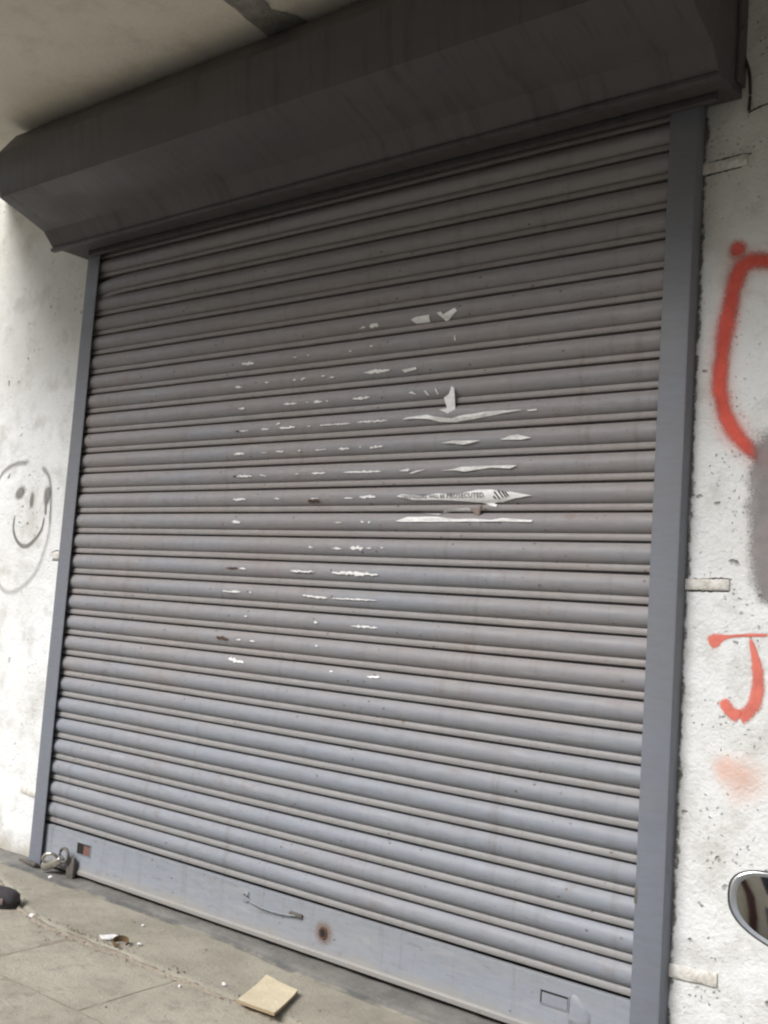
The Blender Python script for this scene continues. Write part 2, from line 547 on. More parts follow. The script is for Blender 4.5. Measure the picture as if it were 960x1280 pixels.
# ------------------------------------------------------------------ the shop building
shop = thing("shop_building", "whitewashed plaster shop front with a projecting concrete floor above the shutter", "building")
pier_l = box("wall", -4.0, -0.052, WALL_Y, 3.2, -0.13, SOFFIT_Z - 0.003, M['wall'], shop)
pier_r = box("wall", 3.142, 7.4, WALL_Y, 3.2, -0.13, SOFFIT_Z - 0.003, M['wall'], shop)
box("lintel", -0.05, 3.14, 0.08, 0.30, 3.02, SOFFIT_Z - 0.004, M['soffit'], shop)
box("back_wall", -0.05, 3.14, 3.0, 3.2, -0.13, SOFFIT_Z - 0.004, M['soffit'], shop)
box("upper_wall", -4.0, -1.005, WALL_Y, 3.2, SOFFIT_Z, 6.9, M['wall'], shop)
upper = box("upper_floor", -1.00, 7.4, -OVERHANG, 3.2, SOFFIT_Z, 6.9, M['soffit'], shop)  # unseen depth and left end of the overhang shaped for the light below
def patch():
    bm = bmesh.new()
    n = 40
    top, bot = [], []
    for i in range(n + 1):
        y = -0.05 - 1.5 * i / n
        w0 = 1.52 - 0.11 * (y + 0.41) + 0.010 * nz(y * 14, 0)
        w1 = w0 + 0.135 + 0.075 * sstep(-0.56, -0.40, y) + 0.020 * nz(y * 16, 5)
        row = []
        for k in range(9):
            x = w0 + (w1 - w0) * k / 8
            d = 0.003 if k in (0, 8) else 0.008 + 0.006 * nz(x * 40, y * 30)
            row.append(bm.verts.new((x, y, SOFFIT_Z - d)))
        top.append(row)
    for i in range(n):
        for k in range(8):
            bm.faces.new((top[i][k], top[i + 1][k], top[i + 1][k + 1], top[i][k + 1]))
    o = from_bm("cement_patch", bm, M['patch'], upper, 50)
    for p in o.data.polygons:
        pass
    tag(o, "rough grey cement strip filling a joint in the slab underside")
patch()

# straps of the guide rails are cast into the plaster; see the shutter. cracks in the plaster:
def ribbon(name, pts, width, mat, parent, y, alpha_pow=1.0, seg=6, label=None, closed=False, fade=1.5):
    """flat painted stroke on the wall face, with attribute a for its soft rim"""
    P = curve_pts([(x, 0, z) for x, z in pts], seg) if len(pts) > 2 else [Vector((x, 0, z)) for x, z in pts]
    n = len(P)
    V, F, A = [], [], []
    cols = [-1, -0.8, -0.5, 0, 0.5, 0.8, 1]
    for i, p in enumerate(P):
        t = (P[min(i + 1, n - 1)] - P[max(i - 1, 0)]).normalized()
        s = Vector((-t.z, 0, t.x))
        u = i / (n - 1)
        w = width(u) if callable(width) else width
        for c in cols:
            q = p + s * (c * w / 2)
            V.append((q.x, y, q.z))
            cap = min(1.0, min(i, n - 1 - i) / fade)
            A.append((1 - abs(c)) * (cap if not closed else 1))
    k = len(cols)
    for i in range(n - 1):
        for j in range(k - 1):
            F.append((i * k + j, i * k + j + 1, (i + 1) * k + j + 1, (i + 1) * k + j))
    o = link_mesh(name, V, F, mat, parent)
    at = o.data.attributes.new("a", 'FLOAT', 'POINT')
    for i, a in enumerate(A):
        at.data[i].value = a
    if label:
        o["label"] = label
    return o

def blob(name, cx, cz, rx, rz, mat, parent, y, rot=0.0, label=None):
    V, F, A = [(cx, y, cz)], [], [1.0]
    n = 28
    rings = [0.35, 0.7, 1.0]
    for r in rings:
        for k in range(n):
            a = 2 * math.pi * k / n
            q = 1 + 0.06 * nz(math.cos(a) * 2 + cx * 9, math.sin(a) * 2, cz * 9)
            dx, dz = rx * r * q * math.cos(a), rz * r * q * math.sin(a)
            V.append((cx + dx * math.cos(rot) - dz * math.sin(rot), y, cz + dx * math.sin(rot) + dz * math.cos(rot)))
            A.append(1 - r)
    for k in range(n):
        F.append((0, 1 + k, 1 + (k + 1) % n))
        for r in range(2):
            a, b = 1 + r * n + k, 1 + r * n + (k + 1) % n
            F.append((a, a + n, b + n, b))
    o = link_mesh(name, V, F, mat, parent)
    at = o.data.attributes.new("a", 'FLOAT', 'POINT')
    for i, a in enumerate(A):
        at.data[i].value = a
    if label:
        o["label"] = label
    return o

PY = WALL_Y - 0.002
RED_LOOP = [(3.445, 2.455), (3.395, 2.488), (3.352, 2.502), (3.315, 2.505), (3.29, 2.496), (3.271, 2.465), (3.261, 2.415), (3.248, 2.338), (3.236, 2.262), (3.229, 2.173), (3.232, 2.095), (3.247, 2.03), (3.272, 1.978), (3.306, 1.934), (3.342, 1.898), (3.391, 1.866), (3.458, 1.84), (3.526, 1.857)]
RED_DOT = [(3.268, 2.551)]
J1 = [(3.226, 1.307), (3.253, 1.323), (3.285, 1.333), (3.345, 1.342), (3.409, 1.346)]
J2 = [(3.352, 1.335), (3.368, 1.282), (3.38, 1.223), (3.379, 1.176), (3.369, 1.135), (3.346, 1.106), (3.328, 1.095)]
J3 = [(3.332, 1.093), (3.298, 1.113), (3.275, 1.146)]
SMEAR = [(3.226, 0.955), (3.288, 0.94), (3.349, 0.914), (3.425, 0.868)]
SMUDGE = [(3.371, 1.948), (3.367, 1.715), (3.377, 1.57), (3.404, 1.479)]
FACE = [(-0.761, 1.639), (-0.771, 1.859), (-0.718, 1.947), (-0.611, 1.987), (-0.478, 1.992), (-0.374, 1.971), (-0.291, 1.902), (-0.258, 1.788), (-0.247, 1.643), (-0.275, 1.518), (-0.327, 1.413), (-0.421, 1.339), (-0.532, 1.3), (-0.625, 1.318), (-0.701, 1.401)]
EYES = [(-0.538, 1.83), (-0.428, 1.79), (-0.295, 1.801)]
MOUTH = [(-0.569, 1.714), (-0.571, 1.64), (-0.539, 1.585), (-0.48, 1.548), (-0.422, 1.549), (-0.364, 1.583), (-0.316, 1.634), (-0.3, 1.705)]
ribbon("spray_loop", RED_LOOP, lambda u: 0.074 + 0.012 * math.sin(u * 5), M['red'], pier_r, PY, label="large looping red spray-paint stroke")
ribbon("spray_mist", RED_LOOP, 0.15, M['red_mist'], pier_r, PY + 0.0006)
blob("spray_dot", RED_DOT[0][0], RED_DOT[0][1], 0.042, 0.045, M['red'], pier_r, PY - 0.001, label="round red spray-paint dot above the loop")
ribbon("spray_letter", J1, lambda u: 0.054 - 0.040 * sstep(0.15, 0.55, u), M['red_soft'], pier_r, PY, label="crossbar of the red letter J")
ribbon("spray_letter", J2, lambda u: 0.018 + 0.038 * sstep(0.0, 0.45, u), M['red_soft'], pier_r, PY - 0.001, label="stem of the red letter J")
ribbon("spray_letter", J3, lambda u: 0.052 - 0.008 * u, M['red_soft'], pier_r, PY - 0.0015, label="hook of the red letter J")
ribbon("spray_smear", SMEAR, lambda u: 0.10 + 0.16 * u, M['orange'], pier_r, PY, fade=6.0, label="faint orange overspray")
ribbon("spray_smudge", [(3.42, 1.985), (3.412, 1.90), (3.41, 1.75), (3.415, 1.60), (3.435, 1.47), (3.44, 1.42)], 0.20, M['smudge'], pier_r, PY - 0.0005, fade=7.0, label="broad soft grey vertical smear over the end of the red loop")
f = FACE
ribbon("spray_face_outline", f[:5], lambda u: 0.03 + 0.022 * u, M['grey'], pier_l, PY, label="grey sprayed outline of a smiling face")
ribbon("spray_face_outline", f[5:9], lambda u: 0.046 - 0.018 * u, M['grey'], pier_l, PY)
ribbon("spray_face_outline", f[7:15], lambda u: 0.032 + 0.012 * math.sin(u * 3), M['grey_faint'], pier_l, PY - 0.0007)
blob("spray_eye", EYES[0][0] + 0.0, EYES[0][1], 0.068, 0.044, M['grey_dense'], pier_l, PY, 0.5)
blob("spray_eye", EYES[2][0], EYES[2][1] + 0.01, 0.046, 0.068, M['grey_dense'], pier_l, PY, 0.0)
ribbon("spray_drip", [(EYES[2][0] - .005, EYES[2][1] - .02), (EYES[2][0] - .002, EYES[2][1] - .05), (EYES[2][0] + .004, EYES[2][1] - .095)], 0.026, M['grey_dense'], pier_l, PY - 0.001)
blob("spray_nose", EYES[1][0], EYES[1][1] - .005, 0.028, 0.060, M['grey_dense'], pier_l, PY)
ribbon("spray_mouth", MOUTH, lambda u: 0.018 + 0.014 * math.sin(u * 3.1), M['grey_dense'], pier_l, PY)

def crack(pts, r, parent, name="crack"):
    P = []
    c = curve_pts([(x, 0, z) for x, z in pts], 6)
    for i, p in enumerate(c):
        P.append((p.x + 0.003 * nz(i * 0.9, 1), WALL_Y, p.z + 0.003 * nz(i * 0.9, 7)))
    rad = [r * (0.4 + 0.9 * abs(nz(i * 0.7, 3))) for i in range(len(P))]
    return tube(name, P, rad, M['crack'], parent, 6)
crack([(3.286, 2.999), (3.31, 3.007), (3.35, 3.014), (3.42, 3.012)], 0.0055, pier_r)
crack([(3.152, 2.857), (3.20, 2.861), (3.26, 2.864), (3.30, 2.861)], 0.0042, pier_r)
crack([(3.152, 2.816), (3.20, 2.820), (3.27, 2.822)], 0.0045, pier_r)
crack([(-0.21, 1.516), (-0.17, 1.527), (-0.13, 1.526)], 0.0035, pier_l)
crack([(-0.2, 1.478), (-0.13, 1.477)], 0.0038, pier_l)
crack([(3.152, 1.466), (3.20, 1.468), (3.28, 1.470)], 0.0036, pier_r)
crack([(3.29, 1.508), (3.25, 1.510), (3.20, 1.506), (3.15, 1.505)], 0.0038, pier_r)

# ------------------------------------------------------------------ roller shutter
PITCH, BAR_TOP = 0.10, 0.21
N_SLAT = 29
PROF = [(0.0000, 0.018), (0.0072, 0.018), (0.0076, -0.0020), (0.0092, -0.0058), (0.0130, -0.0075), (0.0190, -0.0078), (0.0255, -0.0068),
        (0.0300, -0.0040), (0.0316, 0.0015)]
for k in range(0, 13):
    t = k / 12
    PROF.append((0.0325 + (0.0998 - 0.0325) * t, 0.0035 - 0.0235 * math.sin(math.pi * (0.015 + 0.94 * t)) ** 0.62))

def prof(z):
    zl = (z - BAR_TOP) % PITCH
    for (a, ya), (b, yb) in zip(PROF, PROF[1:]):
        if a <= zl <= b:
            return ya + (yb - ya) * (zl - a) / (b - a)
    return PROF[-1][1]

def slat_mesh(xs, dz=lambda x: 0.0, dy=lambda x, z: 0.0):
    V, F, I = [], [], []
    ring = [(z, y) for z, y in PROF] + [(0.0998, 0.022), (0.0, 0.022)]
    n = len(ring)
    for x in xs:
        for z, y in ring:
            V.append((x, y + dy(x, z), z + dz(x)))
    for i in range(len(xs) - 1):
        for k in range(n):
            a, b = i * n + k, i * n + (k + 1) % n
            F.append((a, b, b + n, a + n))
            I.append(1 if 1 <= k <= 7 else 0)
    F.append(tuple(range(n - 1, -1, -1))); I.append(0)
    F.append(tuple(range((len(xs) - 1) * n, len(xs) * n))); I.append(0)
    me = bpy.data.meshes.new("slat")
    me.from_pydata(V, [], F)
    for m in (M['slat'], M['rib']):
        me.materials.append(m)
    for p, i in zip(me.polygons, I):
        p.material_index = i
        p.use_smooth = True
    me.set_sharp_from_angle(angle=R(38))
    me.validate()
    bm = bmesh.new(); bm.from_mesh(me)
    bmesh.ops.recalc_face_normals(bm, faces=bm.faces)
    bm.to_mesh(me); bm.free()
    return me

shutter = thing("roller_shutter", "closed grey steel roller shutter with dusty ribbed slats and a dark hood", "shutter", (1.548, 0, 0))
XO = -1.548
def sub(o):
    """keep world placement under the shutter's Empty"""
    o.location = (o.location.x + XO, o.location.y, o.location.z)
    o.parent = shutter
    return o
def worn(seed):
    xs = [-0.035 + 3.163 * i / 44 for i in range(45)]
    def dent(x, z):
        d = 0.0016 * nz(x * 1.7, seed, z * 9)
        for q in range(3):                                # a few knocks from feet and handcarts
            cx = 0.2 + 2.7 * ((seed * 0.37 + q * 0.41) % 1.0)
            d += 0.0035 * ((seed * 1.7 + q) % 1.0) * math.exp(-((x - cx) / 0.09) ** 2) * math.exp(-((z - 0.062) / 0.03) ** 2)
        return d
    return slat_mesh(xs, lambda x: 0.0011 * nz(x * 1.1, seed * 3.1, 4.0), dent)
worn_slats = [worn(1.3 + 2.17 * q) for q in range(8)]
bent = slat_mesh([-0.035, 0.0, 0.05, 0.10, 0.16, 0.30, 3.128], lambda x: -0.016 * (1 - sstep(0.02, 0.2, x)))
for i in range(N_SLAT):
    o = bpy.data.objects.new("slat", bent if i == 26 else worn_slats[(i * 5) % 8])
    col.objects.link(o)
    o.location = (0, random.uniform(-0.001, 0.001), BAR_TOP + i * PITCH)
    sub(o)

def guide(x0, x1, name="guide_rail"):
    """folded steel channel: two side webs and a front plate with rounded folds and a return lip"""
    bm = bmesh.new()
    f, b, t = -0.036, 0.029, 0.003
    r = 0.006
    outer_right = x0 > 1
    a, c = (x0, x1)
    # cross-section, closed ring: front plate, outer web, short inner lip
    if outer_right:
        ring = [(a, f + t), (a, f + r * .3), (a + r * .3, f), (c - r, f), (c - r * .3, f + r * .3), (c, f + r), (c, b), (c - t, b),
                (c - t, f + t), (a + t, f + t)]
    else:
        ring = [(c, f + t), (c, f + r * .3), (c - r * .3, f), (a + r, f), (a + r * .3, f + r * .3), (a, f + r), (a, b), (a + t, b),
                (a + t, f + t), (c - t, f + t)]
    n = len(ring)
    zs = [0.0 + 3.06 * k / 24 for k in range(25)]
    rows = [[bm.verts.new((x + 0.0012 * nz(z * 1.7, x), y + 0.0012 * nz(z * 2.1, 3 + x), z + 0.0)) for x, y in ring] for z in zs]
    for p, q in zip(rows, rows[1:]):
        for k in range(n):
            bm.faces.new((p[k], p[(k + 1) % n], q[(k + 1) % n], q[k]))
    bm.faces.new(rows[0]); bm.faces.new(rows[-1][::-1])
    return sub(from_bm(name, bm, M['guide'], None, 35))
guide(-0.055, 0.044)
guide(3.052, 3.145)

ch = sub(from_bm("paint_chip", box_bm(3.0505, 3.060, -0.0375, -0.0345, 0.505, 0.555, 0.0015), M['iron'], None, 40))
ch["label"] = "scuffed bare patch on the inner edge of the right guide rail"
def strap(x0, x1, zc, h=0.042, tilt=0.0):
    bm = bmesh.new()
    n = 10
    rows = []
    for i in range(n + 1):
        x = x0 + (x1 - x0) * i / n
        e = 0.004 * nz(x * 30, zc * 7)
        zz = zc + tilt * (x - x0)
        rows.append([bm.verts.new((x, y, zz + s * (h / 2) + e * .6)) for s, y in
                     ((-1, WALL_Y + 0.002), (-1, WALL_Y - 0.006), (-0.85, WALL_Y - 0.008), (0.85, WALL_Y - 0.008), (1, WALL_Y - 0.006), (1, WALL_Y + 0.002))])
    for p, q in zip(rows, rows[1:]):
        for k in range(5):
            bm.faces.new((p[k], p[k + 1], q[k + 1], q[k]))
    bm.faces.new(rows[0]); bm.faces.new(rows[-1][::-1])
    return sub(from_bm("wall_strap", bm, M['strap'], None, 40))
strap(3.146, 3.284, 1.487, 0.034, 0.02)
strap(3.146, 3.292, 0.318, 0.038, 0.05)
strap(3.146, 3.288, 2.838, 0.036, 0.03)
strap(-0.190, -0.056, 1.502, 0.034)
strap(-0.255, -0.056, 0.322, 0.034, -0.05)

# bottom bar
BZ0, BZ1 = 0.024, BAR_TOP - 0.004
def bottom_bar():
    bm = bmesh.new()
    ring = [(-0.010, BZ1), (-0.0135, BZ1 - 0.002), (-0.0135, 0.050), (-0.016, 0.044), (-0.020, 0.040), (-0.020, BZ0 + 0.002), (-0.018, BZ0),
            (0.010, BZ0), (0.010, BZ1)]
    slots = []
    xs = [-0.035 + (3.128 + 0.035) * i / 60 for i in range(61)]
    rows = [[bm.verts.new((x, y + 0.0016 * nz(x * 2.2, z * 5), z + 0.0015 * nz(x * 1.3, 8))) for y, z in ring] for x in xs]
    n = len(ring)
    for p, q in zip(rows, rows[1:]):
        for k in range(n):
            bm.faces.new((p[k], p[(k + 1) % n], q[(k + 1) % n], q[k]))
    bm.faces.new(rows[0]); bm.faces.new(rows[-1][::-1])
    return sub(from_bm("bottom_bar", bm, M['bar'], None, 30))
bar = bottom_bar()
def bsub(o):
    o.parent = bar
    return o

def slot(x0, x1, z0, z1, inner):
    """lock slot: dark opening with a thin pressed rim and the sliding bolt just behind it"""
    w = 0.0035
    y = -0.0145
    bm = bmesh.new()
    box_bm(x0 - w, x1 + w, y - 0.0022, y + 0.003, z1, z1 + w, 0, bm)
    box_bm(x0 - w, x1 + w, y - 0.0022, y + 0.003, z0 - w, z0, 0, bm)
    box_bm(x0 - w, x0, y - 0.0020, y + 0.003, z0, z1, 0, bm)
    box_bm(x1, x1 + w, y - 0.0020, y + 0.003, z0, z1, 0, bm)
    bsub(from_bm("slot_rim", bm, M['bar']))
    s = bsub(box("slot_opening", x0 + .0003, x1 - .0003, y - 0.0004, y + 0.002, z0 + .0003, z1 - .0003, M['dark']))
    xb0, xb1, m = inner
    bsub(box("lock_bolt", xb0, xb1, y - 0.0016, y + 0.001, z0 + 0.001, z1 - 0.007, M[m]))
slot(0.290, 0.385, 0.118, 0.167, (0.338, 0.383, 'redlead'))
slot(2.738, 2.836, 0.122, 0.163, (2.743, 2.834, 'bar'))
# bulged lock cover right of the right slot
def lock_cover():
    bm = bmesh.new()
    pts = [(2.848, 0.176), (2.862, 0.178), (2.915, 0.130), (2.918, 0.085), (2.905, 0.070), (2.842, 0.082), (2.836, 0.10)]
    a = [bm.verts.new((x, -0.013, z)) for x, z in pts]
    cx = sum(p[0] for p in pts) / len(pts); cz = sum(p[1] for p in pts) / len(pts)
    b = [bm.verts.new((cx + (x - cx) * 0.85, -0.020, cz + (z - cz) * 0.85)) for x, z in pts]
    c = [bm.verts.new((cx + (x - cx) * 0.55, -0.023, cz + (z - cz) * 0.55)) for x, z in pts]
    n = len(pts)
    for p, q in ((a, b), (b, c)):
        for k in range(n):
            bm.faces.new((p[k], p[(k + 1) % n], q[(k + 1) % n], q[k]))
    bm.faces.new(c)
    bsub(from_bm("lock_cover", bm, M['bar'], None, 50))
    bsub(box("lock_bolt", 2.862, 2.930, -0.034, -0.024, 0.060, 0.068, M['iron']))
lock_cover()
# pull handle: a bent rod between two small plates
bsub(tube("pull_handle", curve_pts([(1.405, -0.016, 0.158), (1.43, -0.022, 0.149), (1.50, -0.024, 0.140), (1.58, -0.024, 0.140), (1.655, -0.024, 0.148), (1.690, -0.018, 0.153)], 5), 0.0028, M['bar'], None, 8))
bm_h = bmesh.new()
box_bm(1.385, 1.412, -0.019, -0.012, 0.140, 0.182, 0.002, bm_h)
bsub(from_bm("handle_plate", bm_h, M['bar'], None, 40))
bsub(box("handle_plate", 1.640, 1.705, -0.024, -0.012, 0.146, 0.160, M['iron'], None, 0.002))
for hx, hz in ((1.392, 0.168), (1.406, 0.165)):
    bsub(tube("screw_hole", [(hx, -0.0205, hz), (hx, -0.017, hz)], 0.0042, M['dark'], None, 8))
# keyhole with rust bloom
def keyhole():
    x, z = 1.812, 0.116
    bm = bmesh.new()
    n = 16
    outr = [bm.verts.new((x + (0.022 + 0.008 * nz(k * .8, 2)) * math.cos(2 * math.pi * k / n), -0.0152, z + (0.024 + 0.008 * nz(k * .8, 6)) * math.sin(2 * math.pi * k / n))) for k in range(n)]
    mid = [bm.verts.new((x + 0.019 * math.cos(2 * math.pi * k / n), -0.0185, z + 0.020 * math.sin(2 * math.pi * k / n))) for k in range(n)]
    inn = [bm.verts.new((x + 0.011 * math.cos(2 * math.pi * k / n), -0.0165, z + 0.014 * math.sin(2 * math.pi * k / n))) for k in range(n)]
    for p, q in ((outr, mid), (mid, inn)):
        for k in range(n):
            bm.faces.new((p[k], p[(k + 1) % n], q[(k + 1) % n], q[k]))
    e = bsub(from_bm("keyhole_plate", bm, M['rust'], None, 60))
    ha = blob("rust_bloom", x, z, 0.062, 0.058, M['bloom'], e, -0.0150)
    h = tube("keyhole", [(x, -0.0172, z), (x, -0.0155, z)], 0.0125, M['dark'], None, 14)
    h.parent = e
keyhole()

# hood
def hood():
    ring = [(0.029, 3.552), (-0.25, 3.550), (-0.448, 3.526), (-0.530, 3.405), (-0.515, 3.30), (-0.497, 3.195), (-0.37, 3.154), (-0.241, 3.112),
            (-0.205, 3.075), (-0.178, 3.045), (-0.10, 3.05), (0.029, 3.052)]
    X0, X1 = -0.150, 3.262
    nx = 90
    bm = bmesh.new()
    rows = []
    for i in range(nx + 1):
        x = X0 + (X1 - X0) * i / nx
        rows.append([])
        for j, (y, z) in enumerate(ring):
            d = 0.0
            if 1 < j < 10:
                d = 0.0035 * nz(x * 3.1, y * 6, z * 4) + 0.003 * nz(x * 11, y * 5, z * 3)
            rows[-1].append(bm.verts.new((x, y + d, z + d * 0.6)))
    n = len(ring)
    for p, q in zip(rows, rows[1:]):
        for k in range(n):
            bm.faces.new((p[k], p[(k + 1) % n], q[(k + 1) % n], q[k]))
    bm.faces.new(rows[0]); bm.faces.new(rows[-1][::-1])
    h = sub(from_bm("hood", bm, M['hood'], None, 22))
    # hem along the lower lip, flanged ends and lap seams of the sheets
    o = box("hem", X0 - 0.012, X1 + 0.004, -0.186, -0.160, 3.028, 3.044, M['hood'], None, 0.003); o.parent = h
    o = box("hem", -0.02, X1 - 0.05, -0.060, -0.040, 3.024, 3.049, M['hood'], None, 0.003); o.parent = h
    o = box("end_flange", X1 + 0.001, X1 + 0.012, -0.035, 0.028, 3.085, 3.55, M['hood'], None, 0.002); o.parent = h
hood()

# ------------------------------------------------------------------ torn paper on the slats
SHREDS = [(1.771, 2.454, 1.804, 2.456, 0.006), (1.823, 2.456, 1.869, 2.459, 0.011), (1.713, 2.411, 1.794, 2.411, 0.004), (1.459, 2.411, 1.5, 2.411, 0.004), (1.134, 2.413, 1.157, 2.412, 0.003), (1.122, 2.368, 1.196, 2.365, 0.009), (1.425, 2.368, 1.448, 2.367, 0.004), (1.502, 2.368, 1.517, 2.368, 0.007), (1.73, 2.364, 1.744, 2.364, 0.003), (1.837, 2.373, 1.849, 2.373, 0.004), (1.576, 2.311, 1.665, 2.311, 0.004), (1.765, 2.312, 1.884, 2.31, 0.003), (1.817, 2.268, 1.944, 2.268, 0.009), (1.435, 2.271, 1.458, 2.271, 0.005), (1.477, 2.269, 1.506, 2.272, 0.007), (1.595, 2.273, 1.617, 2.272, 0.004), (1.635, 2.265, 1.664, 2.265, 0.006), (1.272, 2.272, 1.297, 2.271, 0.004), (1.094, 2.266, 1.134, 2.264, 0.006), (1.121, 2.169, 1.162, 2.169, 0.006), (1.394, 2.17, 1.469, 2.17, 0.006), (1.518, 2.169, 1.53, 2.169, 0.003), (1.56, 2.167, 1.612, 2.168, 0.007), (1.625, 2.168, 1.64, 2.168, 0.004), (1.77, 2.166, 1.854, 2.166, 0.007), (1.14, 2.069, 1.196, 2.068, 0.005), (1.271, 2.068, 1.32, 2.068, 0.006), (1.357, 2.085, 1.381, 2.09, 0.007), (1.383, 2.069, 1.471, 2.069, 0.007), (1.535, 2.068, 1.557, 2.068, 0.005), (1.605, 2.068, 1.769, 2.068, 0.004), (1.797, 2.07, 1.95, 2.069, 0.006), (1.121, 1.968, 1.183, 1.968, 0.007), (1.281, 1.968, 1.32, 1.967, 0.005), (1.368, 1.968, 1.417, 1.969, 0.005), (1.495, 1.968, 1.51, 1.969, 0.005), (1.59, 1.968, 1.652, 1.968, 0.004), (1.713, 1.967, 1.77, 1.967, 0.006), (1.818, 1.969, 1.833, 1.97, 0.003), (1.874, 1.966, 1.939, 1.969, 0.007), (1.147, 1.87, 1.241, 1.87, 0.007), (1.284, 1.874, 1.328, 1.865, 0.005), (1.49, 1.871, 1.512, 1.871, 0.004), (1.581, 1.871, 1.654, 1.871, 0.006), (1.75, 1.871, 1.939, 1.871, 0.006), (1.137, 1.769, 1.217, 1.77, 0.007), (1.385, 1.77, 1.414, 1.771, 0.007), (1.585, 1.768, 1.628, 1.77, 0.006), (1.762, 1.768, 1.812, 1.77, 0.005), (1.837, 1.772, 1.923, 1.772, 0.008), (1.143, 1.672, 1.196, 1.673, 0.009), (1.721, 1.673, 1.762, 1.671, 0.003), (1.855, 1.674, 1.873, 1.674, 0.005), (1.891, 1.673, 1.905, 1.674, 0.005), (1.595, 1.572, 1.619, 1.571, 0.006), (1.72, 1.57, 1.77, 1.569, 0.006), (1.812, 1.572, 1.879, 1.573, 0.012), (1.892, 1.573, 1.918, 1.572, 0.006), (1.961, 1.577, 1.974, 1.577, 0.004), (1.211, 1.473, 1.257, 1.474, 0.005), (1.506, 1.473, 1.638, 1.474, 0.006), (1.729, 1.473, 1.959, 1.473, 0.01), (1.122, 1.375, 1.231, 1.376, 0.006), (1.282, 1.376, 1.297, 1.376, 0.004), (1.584, 1.378, 1.716, 1.372, 0.006), (1.739, 1.373, 1.965, 1.376, 0.005), (1.264, 1.275, 1.283, 1.276, 0.007), (1.655, 1.274, 1.675, 1.275, 0.007), (1.845, 1.272, 1.977, 1.273, 0.007), (1.228, 1.176, 1.256, 1.176, 0.006), (1.311, 1.176, 1.342, 1.176, 0.006), (1.67, 1.183, 1.688, 1.183, 0.005), (1.189, 1.093, 1.283, 1.082, 0.013), (1.752, 1.09, 1.772, 1.091, 0.004), (1.939, 1.088, 1.998, 1.091, 0.007)]
CHIPS = [(1.116, 2.068, 1.146, 2.068, 0.006), (1.122, 1.872, 1.169, 1.869, 0.005), (1.568, 1.76, 1.635, 1.76, 0.012), (1.127, 1.474, 1.206, 1.475, 0.006), (1.108, 1.177, 1.183, 1.175, 0.011)]
SCRAPS = [[(2.028, 2.459), (2.054, 2.465), (2.118, 2.467), (2.112, 2.442), (2.047, 2.444)], [(2.152, 2.469), (2.17, 2.472), (2.18, 2.46), (2.234, 2.479), (2.244, 2.466), (2.188, 2.436)], [(2.236, 2.354), (2.24, 2.376), (2.245, 2.356)], [(2.005, 2.263), (2.07, 2.268), (2.073, 2.26), (2.015, 2.253)], [(1.872, 2.266), (1.947, 2.271), (1.943, 2.265), (1.88, 2.26)], [(2.044, 2.17), (2.061, 2.174), (2.082, 2.16)], [(2.118, 2.172), (2.125, 2.172), (2.138, 2.156), (2.131, 2.155)], [(2.168, 2.175), (2.173, 2.175), (2.182, 2.156), (2.176, 2.155)], [(2.022, 2.067), (2.047, 2.074), (2.141, 2.079), (2.175, 2.07), (2.25, 2.06), (2.298, 2.068), (2.408, 2.074), (2.469, 2.074), (2.551, 2.072), (2.469, 2.064), (2.362, 2.054), (2.259, 2.046), (2.193, 2.051), (2.142, 2.063), (2.082, 2.068)], [(2.566, 2.07), (2.606, 2.072), (2.606, 2.066), (2.574, 2.066)], [(2.212, 1.969), (2.273, 1.974), (2.384, 1.971), (2.337, 1.962), (2.306, 1.959), (2.265, 1.965)], [(2.465, 1.97), (2.505, 1.981), (2.538, 1.984), (2.591, 1.971), (2.551, 1.966), (2.506, 1.968)], [(2.025, 1.87), (2.068, 1.877), (2.077, 1.874), (2.065, 1.867)], [(2.07, 1.86), (2.107, 1.869), (2.149, 1.872), (2.083, 1.858)], [(2.216, 1.866), (2.28, 1.871), (2.312, 1.877), (2.512, 1.877), (2.542, 1.875), (2.513, 1.865), (2.437, 1.87), (2.376, 1.865), (2.321, 1.859), (2.289, 1.864)], [(2.021, 1.772), (2.046, 1.78), (2.157, 1.773), (2.206, 1.781), (2.28, 1.776), (2.327, 1.782), (2.381, 1.792), (2.443, 1.792), (2.489, 1.782), (2.518, 1.783), (2.607, 1.769), (2.535, 1.759), (2.484, 1.748), (2.446, 1.746), (2.4, 1.746), (2.321, 1.752), (2.273, 1.755), (2.224, 1.757), (2.099, 1.758)], [(2.396, 1.747), (2.446, 1.748), (2.462, 1.737), (2.458, 1.731), (2.439, 1.734)], [(2.111, 1.716), (2.212, 1.713), (2.259, 1.724), (2.347, 1.726), (2.371, 1.713), (2.26, 1.715), (2.212, 1.703), (2.162, 1.706)], [(2.027, 1.678), (2.079, 1.694), (2.213, 1.695), (2.262, 1.689), (2.31, 1.686), (2.373, 1.688), (2.45, 1.683), (2.495, 1.69), (2.54, 1.687), (2.616, 1.683), (2.612, 1.676), (2.496, 1.678), (2.055, 1.675)]]
FLAP = [(2.249, 2.178), (2.259, 2.171), (2.262, 2.075), (2.236, 2.076), (2.198, 2.094), (2.229, 2.098), (2.218, 2.136), (2.237, 2.149)]
CURL = [(2.351, 1.726), (2.406, 1.722), (2.401, 1.737), (2.414, 1.737), (2.388, 1.696)]
